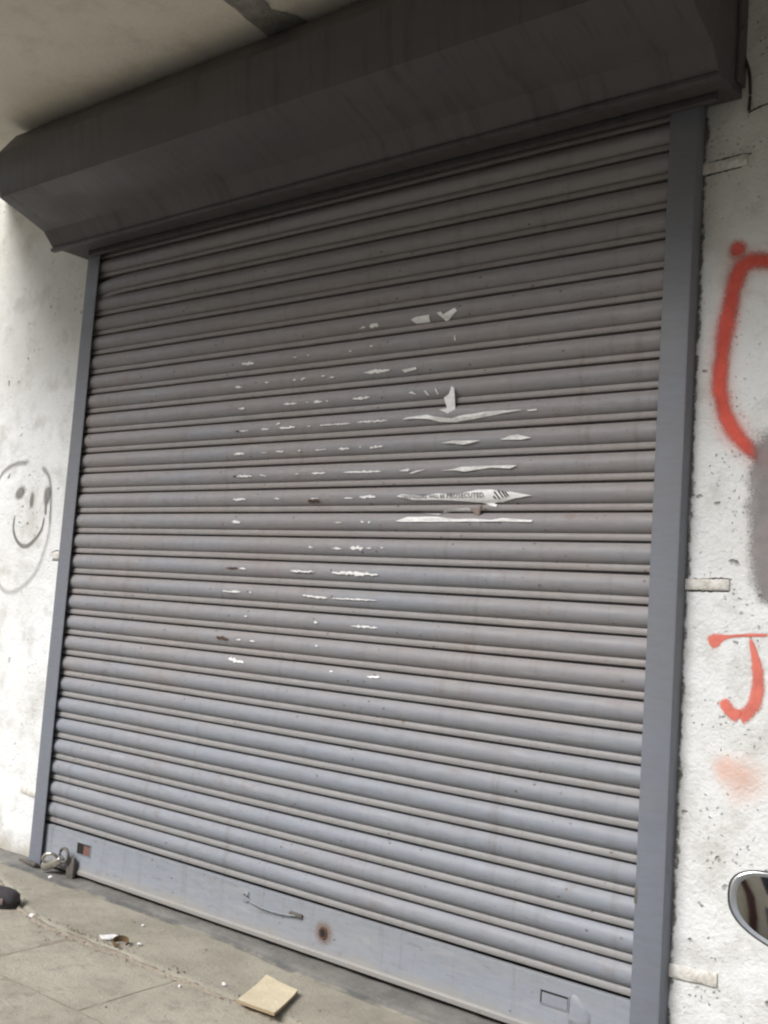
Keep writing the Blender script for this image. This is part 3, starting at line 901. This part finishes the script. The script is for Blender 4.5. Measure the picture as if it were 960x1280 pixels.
def paper_mesh(poly, lift=0.0010, curl=0.0, cut=0.006):
    bm = bmesh.new()
    vs_ = [bm.verts.new((x, 0, z)) for x, z in poly]
    try:
        bm.faces.new(vs_)
    except ValueError:
        return None
    z0 = min(z for x, z in poly); z1 = max(z for x, z in poly)
    z = z0 + cut * 0.5
    while z < z1:
        bmesh.ops.bisect_plane(bm, geom=bm.verts[:] + bm.edges[:] + bm.faces[:], plane_co=(0, 0, z), plane_no=(0, 0, 1))
        z += cut
    x0 = min(x for x, zz in poly); x1 = max(x for x, zz in poly)
    x = x0 + 0.02
    while x < x1:
        bmesh.ops.bisect_plane(bm, geom=bm.verts[:] + bm.edges[:] + bm.faces[:], plane_co=(x, 0, 0), plane_no=(1, 0, 0))
        x += 0.025
    bmesh.ops.triangulate(bm, faces=bm.faces[:])
    for v in bm.verts:
        e = curl * max(0.0, (v.co.z - z0) / max(1e-4, z1 - z0) * 0.5 + 0.6 * nz(v.co.x * 22, v.co.z * 60))
        v.co.y = prof(v.co.z) - lift - 0.0024 - e
    bmesh.ops.recalc_face_normals(bm, faces=bm.faces)
    r = bmesh.ops.extrude_face_region(bm, geom=bm.faces[:])
    for g in r['geom']:
        if isinstance(g, bmesh.types.BMVert):
            g.co.y += 0.0006
    return bm

def shred_poly(x0, z0, x1, z1, h):
    n = max(3, int(abs(x1 - x0) / 0.009))
    top, bot = [], []
    for i in range(n + 1):
        t = i / n
        env = (0.45 + 0.75 * math.sin(math.pi * min(1, max(0, t))) ** 0.6) * (1 if 0 < i < n else 0.35)
        x = x0 + (x1 - x0) * t + random.uniform(-1, 1) * 0.002
        z = z0 + (z1 - z0) * t
        top.append((x, z + h * env * random.uniform(0.12, 0.85)))
        bot.append((x + random.uniform(-1, 1) * 0.002, z - h * env * random.uniform(0.10, 0.8)))
    return top + bot[::-1]

left_poster = thing("torn_poster", "thin white shreds of a scraped-off poster in the middle of the shutter", "poster", (1.45, -0.02, 1.2))
def lp(o, root):
    o.location = (-root.location.x, -root.location.y, -root.location.z)
    o.parent = root
    return o
for s in SHREDS:
    bm = paper_mesh(shred_poly(*s), 0.0010, 0.0008)
    if bm:
        lp(from_bm("paper_shred", bm, M['paper']), left_poster)
for s in CHIPS:
    bm = paper_mesh(shred_poly(*s), 0.0012, 0.0)
    if bm:
        o = sub(from_bm("paint_chip", bm, M['rust']))
notice = thing("torn_notice", "larger torn white notice remnants with printed words, right of the scraped poster", "notice", (2.3, -0.02, 1.68))
printed = None
for i, p in enumerate(SCRAPS):
    big = i in (8, 10, 11, 14, 15, 17, 18)
    bm = paper_mesh(p, 0.0014, 0.008 if big and i != 15 else 0.002)
    if bm:
        o = lp(from_bm("paper_shred", bm, M['paper'], None), notice)
        if i == 15:
            printed = o
            o["label"] = "torn strip still showing printed capital letters"
# flap standing off the slat
def flap():
    bm = bmesh.new()
    V = [bm.verts.new((x, 0, z)) for x, z in FLAP]
    bm.faces.new(V)
    z = 2.08
    while z < 2.18:
        bmesh.ops.bisect_plane(bm, geom=bm.verts[:] + bm.edges[:] + bm.faces[:], plane_co=(0, 0, z), plane_no=(0, 0, 1)); z += 0.012
    for v in bm.verts:
        t = (v.co.z - 2.07) / 0.11
        v.co.y = -0.019 - 0.018 * t + 0.006 * (v.co.x - 2.235) / 0.03
    r = bmesh.ops.extrude_face_region(bm, geom=bm.faces[:])
    for g in r['geom']:
        if isinstance(g, bmesh.types.BMVert):
            g.co.y += 0.0007
    o = lp(from_bm("paper_flap", bm, M['paper']), notice)
    o["label"] = "narrow upright flap peeling off the shutter"
flap()
def curl_piece():
    bm = bmesh.new()
    V = [bm.verts.new((x, -0.024 + 0.01 * (1.737 - z) / 0.04, z)) for x, z in CURL]
    bm.faces.new(V)
    r = bmesh.ops.extrude_face_region(bm, geom=bm.faces[:])
    for g in r['geom']:
        if isinstance(g, bmesh.types.BMVert):
            g.co.y += 0.0007
    o = lp(from_bm("paper_curl", bm, M['paper_back']), notice)
    o["label"] = "curled-back brown underside of the notice"
curl_piece()

def text_on_slat(body, x0, x1, za, zb, h, name="printed_words"):
    cu = bpy.data.curves.new("lettering", 'FONT')
    cu.body = body
    cu.size = 1.0
    cu.resolution_u = 2
    tmp = bpy.data.objects.new("lettering", cu)
    col.objects.link(tmp)
    dg = bpy.context.evaluated_depsgraph_get()
    me = bpy.data.meshes.new_from_object(tmp.evaluated_get(dg))
    col.objects.unlink(tmp)
    bpy.data.objects.remove(tmp)
    xs = [v.co.x for v in me.vertices]; ys = [v.co.y for v in me.vertices]
    a, b = min(xs), max(xs); c, d = min(ys), max(ys)
    for v in me.vertices:
        t = (v.co.x - a) / (b - a)
        z = za + (zb - za) * t + h * (v.co.y - c) / (d - c)
        v.co = Vector((x0 + (x1 - x0) * t, prof(z) - 0.0072, z))
    me.materials.clear()
    me.materials.append(M['ink'])
    o = bpy.data.objects.new(name, me)
    col.objects.link(o)
    o.parent = printed
    return o
text_on_slat("TRESPASSERS WILL BE", 2.045, 2.245, 1.7640, 1.7640, 0.0125)
text_on_slat("PROSECUTED.", 2.254, 2.418, 1.7625, 1.7640, 0.0175)
bm = bmesh.new()
for (xa, za, xb, zb) in ((2.455, 1.784, 2.478, 1.758), (2.470, 1.788, 2.492, 1.762), (2.486, 1.786, 2.505, 1.764), (2.452, 1.768, 2.462, 1.760), (2.500, 1.782, 2.514, 1.768)):
    p = [Vector((xa, 0, za)), Vector((xb, 0, zb))]
    s = Vector((0.0028, 0, 0.0012))
    q = [p[0] - s, p[0] + s, p[1] + s, p[1] - s]
    bm.faces.new([bm.verts.new((v.x, prof(v.z) - 0.0072, v.z)) for v in q])
o = from_bm("printed_marks", bm, M['ink'])
o.parent = printed

# ------------------------------------------------------------------ lock hardware on the ground
pad = thing("padlock", "scratched steel padlock hanging through the left end of the bottom bar", "padlock", (0.20, -0.05, 0.01))
def psub(o):
    o.location = (-0.20, 0.05, -0.01)
    o.parent = pad
    return o
def padlock_body():
    # rounded cylinder body lying on its side, pointing down to the left
    a, b = Vector((0.125, -0.075, 0.030)), Vector((0.235, -0.050, 0.085))
    bm = tube_bm([a + (b - a) * t for t in (0, 0.04, 0.12, 0.5, 0.88, 0.96, 1.0)], [0.014, 0.020, 0.0235, 0.024, 0.0235, 0.020, 0.014], 18)
    psub(from_bm("lock_body", bm, M['steel'], None, 60))
    d = (b - a).normalized()
    up = Vector((0, -0.75, 0.65))
    base = a + (b - a) * 0.62
    pts = [a + (b - a) * 0.25 - up * -0.020, a + (b - a) * 0.30 + up * 0.050, base + up * 0.066 - d * 0.005, base + d * 0.028 + up * 0.050, base + d * 0.030 + up * 0.015]
    psub(tube("shackle", curve_pts(pts, 6), 0.0075, M['steel'], None, 10))
padlock_body()
hasp = thing("floor_hasp", "grimy iron hasp plate bent up from the threshold behind the padlock", "hasp", (0.27, -0.03, 0.0))
o = box("hasp_plate", -0.012, 0.040, -0.014, 0.004, 0.0, 0.100, M['iron'], hasp, 0.006)
o = tube("hasp_ring", [(-0.02 + 0.032 * math.cos(t * math.pi / 8), -0.026, 0.105 + 0.032 * math.sin(t * math.pi / 8)) for t in range(17)], 0.007, M['iron'], hasp, 8)
foot = from_bm("rail_foot", None or box_bm(-0.115, 0.075, -0.060, -0.038, 0.004, 0.018, 0.003), M['iron'], None, 40)
foot.rotation_euler = (0, R(-5), R(-12))
foot.location = (0.0, -0.004, 0.008)
tag(foot, "short flat iron strip lying at the foot of the left guide rail", "iron strip")

# cable on the right wall under the hood
c = tube("wall_cable", curve_pts([(3.252, WALL_Y - .006, 3.27), (3.262, WALL_Y - .010, 3.21), (3.285, WALL_Y - .010, 3.14), (3.292, WALL_Y - .009, 3.07), (3.289, WALL_Y - .006, 3.004)], 6), 0.005, M['cable'], None, 8)
tag(c, "thin dark cable stub hanging down the wall beside the hood", "cable")
pg = tube("wall_peg", [(3.240, WALL_Y + .01, 3.252), (3.262, WALL_Y - .03, 3.256), (3.285, WALL_Y - .055, 3.268)], [0.009, 0.009, 0.004], M['iron'], None, 8)
tag(pg, "short dark iron peg driven into the wall beside the hood end", "peg")

# ------------------------------------------------------------------ litter
def litter_sheet(name, pts, z, mat, thick, label, cat, bow=0.0, mats=None):
    bm = bmesh.new()
    cx = sum(p[0] for p in pts) / len(pts); cy = sum(p[1] for p in pts) / len(pts)
    n = len(pts)
    P = []
    for a in range(n):
        b = (a + 1) % n
        for k in range(5):
            t = k / 5
            P.append((pts[a][0] + (pts[b][0] - pts[a][0]) * t, pts[a][1] + (pts[b][1] - pts[a][1]) * t))
    def zz(x, y):
        return z + bow * (((x - cx) ** 2 + (y - cy) ** 2) / 0.02) + 0.002 * nz(x * 30, y * 30)
    rings = []
    for s in (0.0, 0.5, 1.0):
        if s == 0:
            rings.append([bm.verts.new((cx, cy, zz(cx, cy) + thick))])
        else:
            rings.append([bm.verts.new((cx + (x - cx) * s + (0.0012 * nz(x * 80, y * 80) if s == 1 else 0), cy + (y - cy) * s, zz(cx + (x - cx) * s, cy + (y - cy) * s) + thick)) for x, y in P])
    m = len(P)
    for k in range(m):
        bm.faces.new((rings[0][0], rings[1][k], rings[1][(k + 1) % m]))
        bm.faces.new((rings[1][k], rings[2][k], rings[2][(k + 1) % m], rings[1][(k + 1) % m]))
    low = [bm.verts.new((v.co.x, v.co.y, v.co.z - thick)) for v in rings[2]]
    for k in range(m):
        f_ = bm.faces.new((rings[2][k], low[k], low[(k + 1) % m], rings[2][(k + 1) % m]))
        f_.material_index = 1 if mats else 0
    bm.faces.new(low[::-1])
    o = from_bm(name, bm, mats or mat)
    return tag(o, label, cat)
litter_sheet("cardboard_piece", [(1.880, -0.520), (1.792, -0.290), (1.958, -0.305), (2.052, -0.522)], 0.004, None, 0.010,
             "square piece of tan cardboard lying on the cement before the shutter", "cardboard", 0.006, [M['card'], M['card_core']])
litter_sheet("paper_scrap", [(1.035, -0.437), (1.062, -0.385), (1.105, -0.388), (1.092, -0.432), (1.060, -0.448)], 0.0, M['paper'], 0.006,
             "crumpled white paper scrap at the edge of the cement apron", "paper", 0.03)
def curl_leaf():
    c_ = Vector((1.158, -0.432, 0.004))
    bm = bmesh.new()
    rows = []
    for i in range(15):
        a = i / 14 * 1.75 * math.pi
        r = 0.028 + 0.004 * nz(i * .6, 3)
        w = 0.018 * math.sin(math.pi * (i + 0.6) / 15.2) + 0.003
        rows.append([bm.verts.new((c_.x + r * math.cos(a), c_.y + r * 1.1 * math.sin(a), c_.z + w * k)) for k in (-0.1, 0.5, 1.0)])
    for p, q in zip(rows, rows[1:]):
        for k in range(2):
            bm.faces.new((p[k], p[k + 1], q[k + 1], q[k]))
    r = bmesh.ops.extrude_face_region(bm, geom=bm.faces[:])
    for g in r['geom']:
        if isinstance(g, bmesh.types.BMVert):
            d = Vector((g.co.x - c_.x, g.co.y - c_.y, 0)); g.co += d.normalized() * 0.002
    tag(from_bm("dry_leaf", bm, M['leaf'], None, 50), "curled brown dry leaf beside the white paper scrap", "leaf")
M['leaf'] = mat_simple("dry leaf", (0.17, 0.115, 0.06), 0.8, (0.09, 0.06, 0.035), 40)
curl_leaf()

def crumb_mesh(seed, r=1.0, sub=1):
    bm = bmesh.new()
    bmesh.ops.create_icosphere(bm, subdivisions=sub, radius=r)
    for v in bm.verts:
        v.co *= 1 + 0.45 * nz(v.co.x * 1.5 + seed, v.co.y * 1.5, v.co.z * 1.5)
        v.co.z *= 0.55
    me = bpy.data.meshes.new("crumb")
    bm.to_mesh(me); bm.free()
    return me
cm = [crumb_mesh(s * 4.1) for s in range(3)]
for me in cm:
    me.materials.append(M['paper'])
for i, (x, y, r) in enumerate([(1.206, -0.378, 0.011), (0.205, -0.087, 0.011), (0.62, -0.46, 0.013), (1.03, -0.22, 0.008), (1.64, -0.055, 0.008), (1.685, -0.07, 0.007), (1.61, -0.531, 0.009), (1.721, -0.427, 0.010)]):
    o = bpy.data.objects.new("litter_crumb", cm[i % 3])
    col.objects.link(o)
    zt = 0.0 if y > apron_edge(x) else PAVE_Z
    o.location = (x, y, zt + r * 0.25)
    o.scale = (r, r * random.uniform(0.7, 1.3), r)
    o.rotation_euler = (0, 0, random.uniform(0, 6))
    tag(o, ["tiny white crumb just right of the curled leaf", "tiny white crumb in front of the padlock", "white crumb on the dirt line nearest the shoe",
            "tiny white crumb midway between padlock and paper scrap", "tiny white crumb under the pull handle, left of a pair", "tiny white crumb under the pull handle, right of a pair",
            "tiny white crumb on the paving left of the cardboard", "white crumb close to the left corner of the cardboard"][i], "litter", "white litter crumbs before the shutter")

def grit(name, n, mat, spread, label, smin, smax):
    V, F = [], []
    octa = [(1, 0, 0), (-1, 0, 0), (0, 1, 0), (0, -1, 0), (0, 0, .8), (0, 0, -.4)]
    of = [(0, 2, 4), (2, 1, 4), (1, 3, 4), (3, 0, 4), (2, 0, 5), (1, 2, 5), (3, 1, 5), (0, 3, 5)]
    for i in range(n):
        x = random.uniform(-0.3, 3.6)
        if random.random() < 0.25:
            x = random.gauss(0.98, 0.12)
        y = apron_edge(x) - 0.012 + random.gauss(0, spread)
        if random.random() < 0.12:
            y = random.uniform(-1.1, -0.1)
        s = random.uniform(smin, smax) * random.uniform(0.5, 1)
        zt = -0.002 if y > apron_edge(x) else PAVE_Z
        b = len(V)
        a = random.uniform(0, 6.28)
        for p in octa:
            q = [c_ * s * random.uniform(0.6, 1.3) for c_ in p]
            V.append((x + q[0] * math.cos(a) - q[1] * math.sin(a), y + q[0] * math.sin(a) + q[1] * math.cos(a), zt + q[2] * .7 + s * 0.1))
        F += [tuple(b + k for k in t) for t in of]
    tag(link_mesh(name, V, F, mat), label, "grit", kind="stuff")
M['grit_brown'] = mat_simple("brown grit", (0.22, 0.175, 0.135), 0.95, (0.14, 0.105, 0.08), 30)
M['grit_pale'] = mat_simple("pale grit", (0.42, 0.39, 0.33), 0.95, (0.25, 0.22, 0.18), 30)
def dirt_strip():
    V, F, n = [], [], 420
    prof_ = [(-1, -0.004), (-0.6, 0.004), (-0.2, 0.0075), (0.2, 0.006), (0.6, 0.003), (1, -0.005)]
    for i in range(n + 1):
        x = -0.35 + 4.2 * i / n
        w = 0.016 + 0.020 * nz(x * 6.5, 2.0) + 0.016 * nz(x * 23, 4.0)
        w = max(0.0015, w * (0.6 + 0.9 * math.exp(-((x - 1.0) / 0.3) ** 2)))
        e = apron_edge(x) - 0.016 + 0.016 * nz(x * 7, 8.0) + 0.008 * nz(x * 31, 8.0)
        for c_, h in prof_:
            V.append((x, e + c_ * w, PAVE_Z + h * (0.7 + 0.6 * nz(x * 30, c_ * 2))))
    m = len(prof_)
    for i in range(n):
        for k in range(m - 1):
            F.append((i * m + k, (i + 1) * m + k, (i + 1) * m + k + 1, i * m + k + 1))
    tag(link_mesh("swept_dirt", V, F, M['bed'], None, 80), "brown swept dirt lying along the edge of the cement apron", "dirt", kind="stuff")
dirt_strip()
grit("brown_grit", 900, M['grit_brown'], 0.020, "brown dirt and grit gathered along the edge of the cement apron", 0.0015, 0.007)
grit("pale_grit", 700, M['grit_pale'], 0.035, "pale crumbs of mortar strewn along the edge of the cement apron", 0.0015, 0.006)

# shoe at the left edge of the picture
def shoe():
    root = thing("shoe", "dark worn shoe standing on the pavement, toe towards the cardboard", "shoe", (0.43, -0.46, PAVE_Z))
    root.rotation_euler = (0, 0, R(37))          # toe along local +x
    secs = [(-0.25, 0.030, 0.075), (-0.235, 0.036, 0.085), (-0.20, 0.038, 0.092), (-0.15, 0.038, 0.088), (-0.10, 0.043, 0.076), (-0.05, 0.050, 0.064), (0.0, 0.050, 0.056), (0.03, 0.042, 0.048), (0.052, 0.022, 0.036)]
    def loft(name, zlo, hfun, grow, mat):
        bm = bmesh.new(); rows = []
        for x, w, h in secs:
            ring = []
            for k in range(12):
                a = math.pi * k / 11
                ring.append(bm.verts.new((x * (1 + grow * 0.02), (w + grow * 0.004) * math.cos(a), zlo + hfun(h) * (math.sin(a) ** 0.7))))
            rows.append(ring)
        for p, q in zip(rows, rows[1:]):
            for k in range(11):
                bm.faces.new((p[k], p[k + 1], q[k + 1], q[k]))
            bm.faces.new((p[11], p[0], q[0], q[11]))
        bm.faces.new(rows[0]); bm.faces.new(rows[-1][::-1])
        return from_bm(name, bm, mat, root, 60)
    loft("upper", 0.018, lambda h: h, 0, M['shoe'])
    bm = bmesh.new(); lo, hi = [], []
    out = [(x, w + .005) for x, w, h in secs] + [(x, -w - .005) for x, w, h in reversed(secs)]
    a = [bm.verts.new((x * 1.03, y, 0.0)) for x, y in out]; b = [bm.verts.new((x * 1.03, y, 0.022)) for x, y in out]
    for k in range(len(out)):
        bm.faces.new((a[k], a[(k + 1) % len(out)], b[(k + 1) % len(out)], b[k]))
    bm.faces.new(a[::-1]); bm.faces.new(b)
    from_bm("sole", bm, M['shoe_sole'], root, 40)
    o = from_bm("side_patch", box_bm(-0.045, 0.005, -0.058, -0.044, 0.016, 0.042, 0.005), M['shoe_patch'], root, 50)
M['shoe'] = mat_simple("scuffed dark shoe", (0.075, 0.07, 0.078), 0.7, (0.045, 0.04, 0.045), 25, 0.3, 60)
M['shoe_sole'] = mat_simple("black rubber", (0.03, 0.028, 0.028), 0.8)
M['shoe_patch'] = mat_simple("faded pink patch", (0.33, 0.24, 0.24), 0.8, (0.12, 0.09, 0.09), 50)
shoe()

# ------------------------------------------------------------------ motorcycle at the right edge (mirror and grip in view)
M['black_plastic'] = mat_simple("black plastic", (0.04, 0.038, 0.038), 0.5, spec=0.4)
M['chrome'] = mat_simple("dull chrome", (0.55, 0.55, 0.55), 0.22, metal=1.0)
M['tyre'] = mat_simple("tyre rubber", (0.03, 0.03, 0.03), 0.85, (0.06, 0.055, 0.05), 30, 0.3, 60)
M['tank'] = mat_simple("dark red tank paint", (0.16, 0.02, 0.02), 0.3, (0.12, 0.02, 0.02), 6, spec=0.5)
M['seat'] = mat_simple("black vinyl", (0.035, 0.033, 0.033), 0.6, bump=0.3, bscale=120)
M['rim_glass'] = mat_simple("bevelled mirror rim", (0.62, 0.64, 0.64), 0.28, (0.45, 0.46, 0.46), 30, metal=0.75)
M['mirror'] = mat_simple("mirror glass", (0.80, 0.79, 0.76), 0.04, metal=1.0)
M['lamp'] = mat_simple("lamp glass", (0.6, 0.6, 0.58), 0.15, spec=0.6)
def motorcycle():
    hdir = Vector((-0.40, 0.9165, 0)); rdir = Vector((0.9165, 0.40, 0)); up = Vector((0, 0, 1))
    tip = Vector((3.963, -1.768, 0.850))
    ctr = tip + rdir * 0.35
    ctr.z = 0
    ctr.z = -0.016
    root = thing("motorcycle", "parked motorcycle whose oval rear-view mirror shows at the lower right edge", "motorcycle", ctr)
    def P(r, h, z):          # right, forward, height in bike space, relative to root
        return rdir * r + hdir * h + up * (z - 0.0)
    def add(name, bm, mat, par=None, smooth=50):
        return from_bm(name, bm, mat, par or root, smooth)
    # handlebar, grips, levers
    bm = tube_bm([P(-0.35, 0, .850), P(-0.20, 0.02, .852), P(-0.10, 0.06, .845), P(-0.05, 0.07, .80), P(0.05, 0.07, .80), P(0.10, 0.06, .845), P(0.20, 0.02, .852), P(0.35, 0, .850)], 0.011, 10)
    hb = add("handlebar", bm, M['chrome'])
    for s in (-1, 1):
        add("grip", tube_bm([P(s * .365, -.002, .850), P(s * .36, 0, .850), P(s * .30, .006, .851), P(s * .23, .016, .852)], [0.012, 0.019, 0.017, 0.019], 14), M['black_plastic'])
        add("lever", tube_bm([P(s * .20, .05, .852), P(s * .28, .075, .845), P(s * .345, .07, .84)], [0.006, 0.006, 0.008], 8), M['chrome'])
        # mirror: housing, bevelled rim, glass, stalk
        c0 = Vector((4.002, -1.745, 0.992)) if s < 0 else Vector((4.002, -1.745, 0.992)) + rdir * 0.76
        c0 = c0 - root.location
        tocam = (cam.location - (c0 + root.location)).normalized() if s < 0 else -hdir
        nrm = tocam.copy()
        nrm = (nrm + rdir * -0.04 + up * -0.03).normalized()
        ex = up.cross(nrm).normalized()
        ey = nrm.cross(ex).normalized()
        if s > 0:
            ex = -ex
        def contour(k, sc, dn):
            n = 40
            out = []
            for i in range(n):
                a = 2 * math.pi * i / n
                ca, sa = math.cos(a), math.sin(a)
                # squarish oval, fuller at the inner end, cut lower at the outer end
                q = 2.6
                x = 0.078 * math.copysign(abs(ca) ** (2 / q), ca)
                y = 0.047 * math.copysign(abs(sa) ** (2 / q), sa)
                y = y * (1.0 + 1.1 * (x if ex is not None else 0)) - 0.22 * x
                out.append(c0 + ex * x * sc + ey * y * sc + nrm * dn)
            return out
        def ringmesh(levels, mat, name, capfirst, caplast, par, smooth=50):
            bm_ = bmesh.new()
            rows = [[bm_.verts.new(p) for p in contour(0, sc, dn)] for sc, dn in levels]
            for p, q in zip(rows, rows[1:]):
                for k in range(len(p)):
                    bm_.faces.new((p[k], p[(k + 1) % len(p)], q[(k + 1) % len(p)], q[k]))
            if capfirst: bm_.faces.new(rows[0][::-1])
            if caplast: bm_.faces.new(rows[-1])
            return from_bm(name, bm_, mat, par, smooth)
        mr = ringmesh([(0.55, -0.030), (0.85, -0.024), (0.98, -0.010), (1.0, -0.002), (0.995, 0.004), (0.965, 0.004)], M['black_plastic'], "mirror", True, False, root)
        ringmesh([(0.965, 0.0036), (0.94, 0.0042), (0.86, 0.0022), (0.85, 0.001)], M['rim_glass'], "mirror_rim", False, False, mr, 35)
        # slightly convex glass
        bm_ = bmesh.new()
        lv = [(0.86, 0.0012), (0.6, 0.0026), (0.3, 0.0035)]
        rows = [[bm_.verts.new(p) for p in contour(0, sc, dn)] for sc, dn in lv]
        for p, q in zip(rows, rows[1:]):
            for k in range(len(p)):
                bm_.faces.new((p[k], p[(k + 1) % len(p)], q[(k + 1) % len(p)], q[k]))
        cvt = bm_.verts.new(c0 + nrm * 0.0038)
        for k in range(len(rows[-1])):
            bm_.faces.new((rows[-1][k], rows[-1][(k + 1) % len(rows[-1])], cvt))
        from_bm("mirror_glass", bm_, M['mirror'], mr, 60)
        inn = c0 + ex * 0.05 - ey * 0.03 - nrm * 0.02
        st = tube_bm(curve_pts([inn, inn + rdir * 0.02 * -s - up * 0.04, P(s * .20, .035, .90), P(s * .20, .03, .858)], 5), 0.006, 8)
        from_bm("mirror_stalk", st, M['black_plastic'], mr, 50)
    # steering head, fork, wheels
    add("fork", tube_bm([P(-.09, .07, .78), P(-.09, .33, .30)], [0.02, 0.017], 12), M['chrome'])
    add("fork", tube_bm([P(.09, .07, .78), P(.09, .33, .30)], [0.02, 0.017], 12), M['chrome'])
    hl = add("headlight", tube_bm([P(0, .08, .74), P(0, .12, .74), P(0, .20, .735), P(0, .215, .735)], [0.05, 0.082, 0.09, 0.086], 20), M['black_plastic'])
    add("headlight_glass", tube_bm([P(0, .2155, .735), P(0, .228, .735)], [0.085, 0.055], 20), M['lamp'], hl)
    def wheel(h, name):
        bm_ = bmesh.new()
        n, m = 36, 10
        rows = []
        for i in range(n):
            a = 2 * math.pi * i / n
            ring = []
            for k in range(m):
                b = 2 * math.pi * k / m
                rr = 0.262 + 0.042 * math.cos(b)
                ring.append(bm_.verts.new(P(0.045 * math.sin(b), h + rr * math.cos(a), 0.292 + rr * math.sin(a))))
            rows.append(ring)
        for i in range(n):
            p, q = rows[i], rows[(i + 1) % n]
            for k in range(m):
                bm_.faces.new((p[k], p[(k + 1) % m], q[(k + 1) % m], q[k]))
        t = add("wheel", bm_, M['tyre'])
        hub = tube_bm([P(-.06, h, .292), P(.06, h, .292)], 0.045, 14)
        for k in range(6):
            a = math.pi * k / 3
            tube_bm([P(0, h + 0.03 * math.cos(a), .292 + 0.03 * math.sin(a)), P(0, h + 0.232 * math.cos(a), .292 + 0.232 * math.sin(a))], [0.02, 0.012], 8, hub)
        add("rim", hub, M['iron'], t)
    wheel(0.34, "front"); wheel(-0.92, "rear")
    def lump(name, secs, mat):
        bm_ = bmesh.new(); rows = []
        for h, w, z0, z1 in secs:
            zc, hz = (z0 + z1) / 2, (z1 - z0) / 2
            rows.append([bm_.verts.new(P(w * math.copysign(abs(math.cos(t)) ** .75, math.cos(t)), h, zc + hz * math.copysign(abs(math.sin(t)) ** .75, math.sin(t)))) for t in [2 * math.pi * k / 16 for k in range(16)]])
        for p, q in zip(rows, rows[1:]):
            for k in range(16):
                bm_.faces.new((p[k], p[(k + 1) % 16], q[(k + 1) % 16], q[k]))
        bm_.faces.new(rows[0]); bm_.faces.new(rows[-1][::-1])
        add(name, bm_, mat, None, 60)
    lump("fuel_tank", [(0.03, .05, .62, .72), (-.02, .10, .58, .78), (-.15, .13, .56, .80), (-.32, .10, .57, .76), (-.38, .06, .60, .70)], M['tank'])
    lump("seat", [(-.36, .07, .62, .71), (-.45, .11, .62, .74), (-.75, .12, .63, .75), (-1.0, .10, .65, .78), (-1.04, .06, .68, .76)], M['seat'])
    lump("engine", [(-.02, .07, .26, .44), (-.08, .13, .2, .52), (-.32, .14, .2, .55), (-.42, .08, .24, .45)], M['iron'])
    lump("front_mudguard", [(.60, .05, .50, .53), (.50, .058, .56, .60), (.34, .06, .605, .635), (.18, .058, .56, .60)], M['tank'])
    add("frame", tube_bm([P(0, .05, .75), P(0, -.05, .56), P(0, -.5, .58), P(0, -.95, .62)], 0.022, 10), M['iron'])
    add("swingarm", tube_bm([P(-.09, -.4, .32), P(-.09, -.92, .292)], 0.018, 8), M['iron'])
    add("exhaust", tube_bm([P(.12, -.05, .24), P(.14, -.35, .2), P(.15, -.95, .3)], [0.02, 0.03, 0.04], 12), M['chrome'])
    add("side_stand", tube_bm([P(-.10, -.38, .3), P(-.24, -.34, .0)], 0.012, 8), M['iron'])
motorcycle()

# ------------------------------------------------------------------ across the street (seen in the mirror, closes the street)
M["beige"] = mat_concrete("beige street plaster", (0.72, 0.66, 0.54), (0.64, 0.58, 0.47), (0.54, 0.49, 0.39), 1.2, 0.3)
M['maroon'] = mat_simple("maroon painted post", (0.10, 0.035, 0.03), 0.6, (0.07, 0.03, 0.028), 12)
M['window'] = mat_simple("dusty window glass", (0.03, 0.035, 0.04), 0.12, spec=0.6)
opp = thing("opposite_building", "beige two-storey building across the street with maroon posts", "building", (4.5, -10.5, -0.13))
box("wall", -9, 9, -4, 0, 0, 6.4, M['beige'], opp)
box("parapet", -9.05, 9.05, -0.25, 0.06, 6.405, 6.95, M['beige'], opp, 0.01)
for k in range(7):
    x = -8.2 + k * 2.7
    box("post", x - .11, x + .11, 0.004, 0.16, 0, 6.4, M['maroon'], opp, 0.01)
    if k < 6:
        w = box("window", x + .75, x + 1.95, -0.01, 0.05, 3.7, 5.1, M['maroon'], opp, 0.008)
        box("pane", x + .82, x + 1.32, 0.051, 0.058, 3.78, 5.02, M['window'], w)
        box("pane", x + 1.38, x + 1.88, 0.051, 0.058, 3.78, 5.02, M['window'], w)
        box("shop_door", x + .45, x + 2.25, 0.002, 0.05, 0.15, 2.7, M['guide'], opp, 0.01)
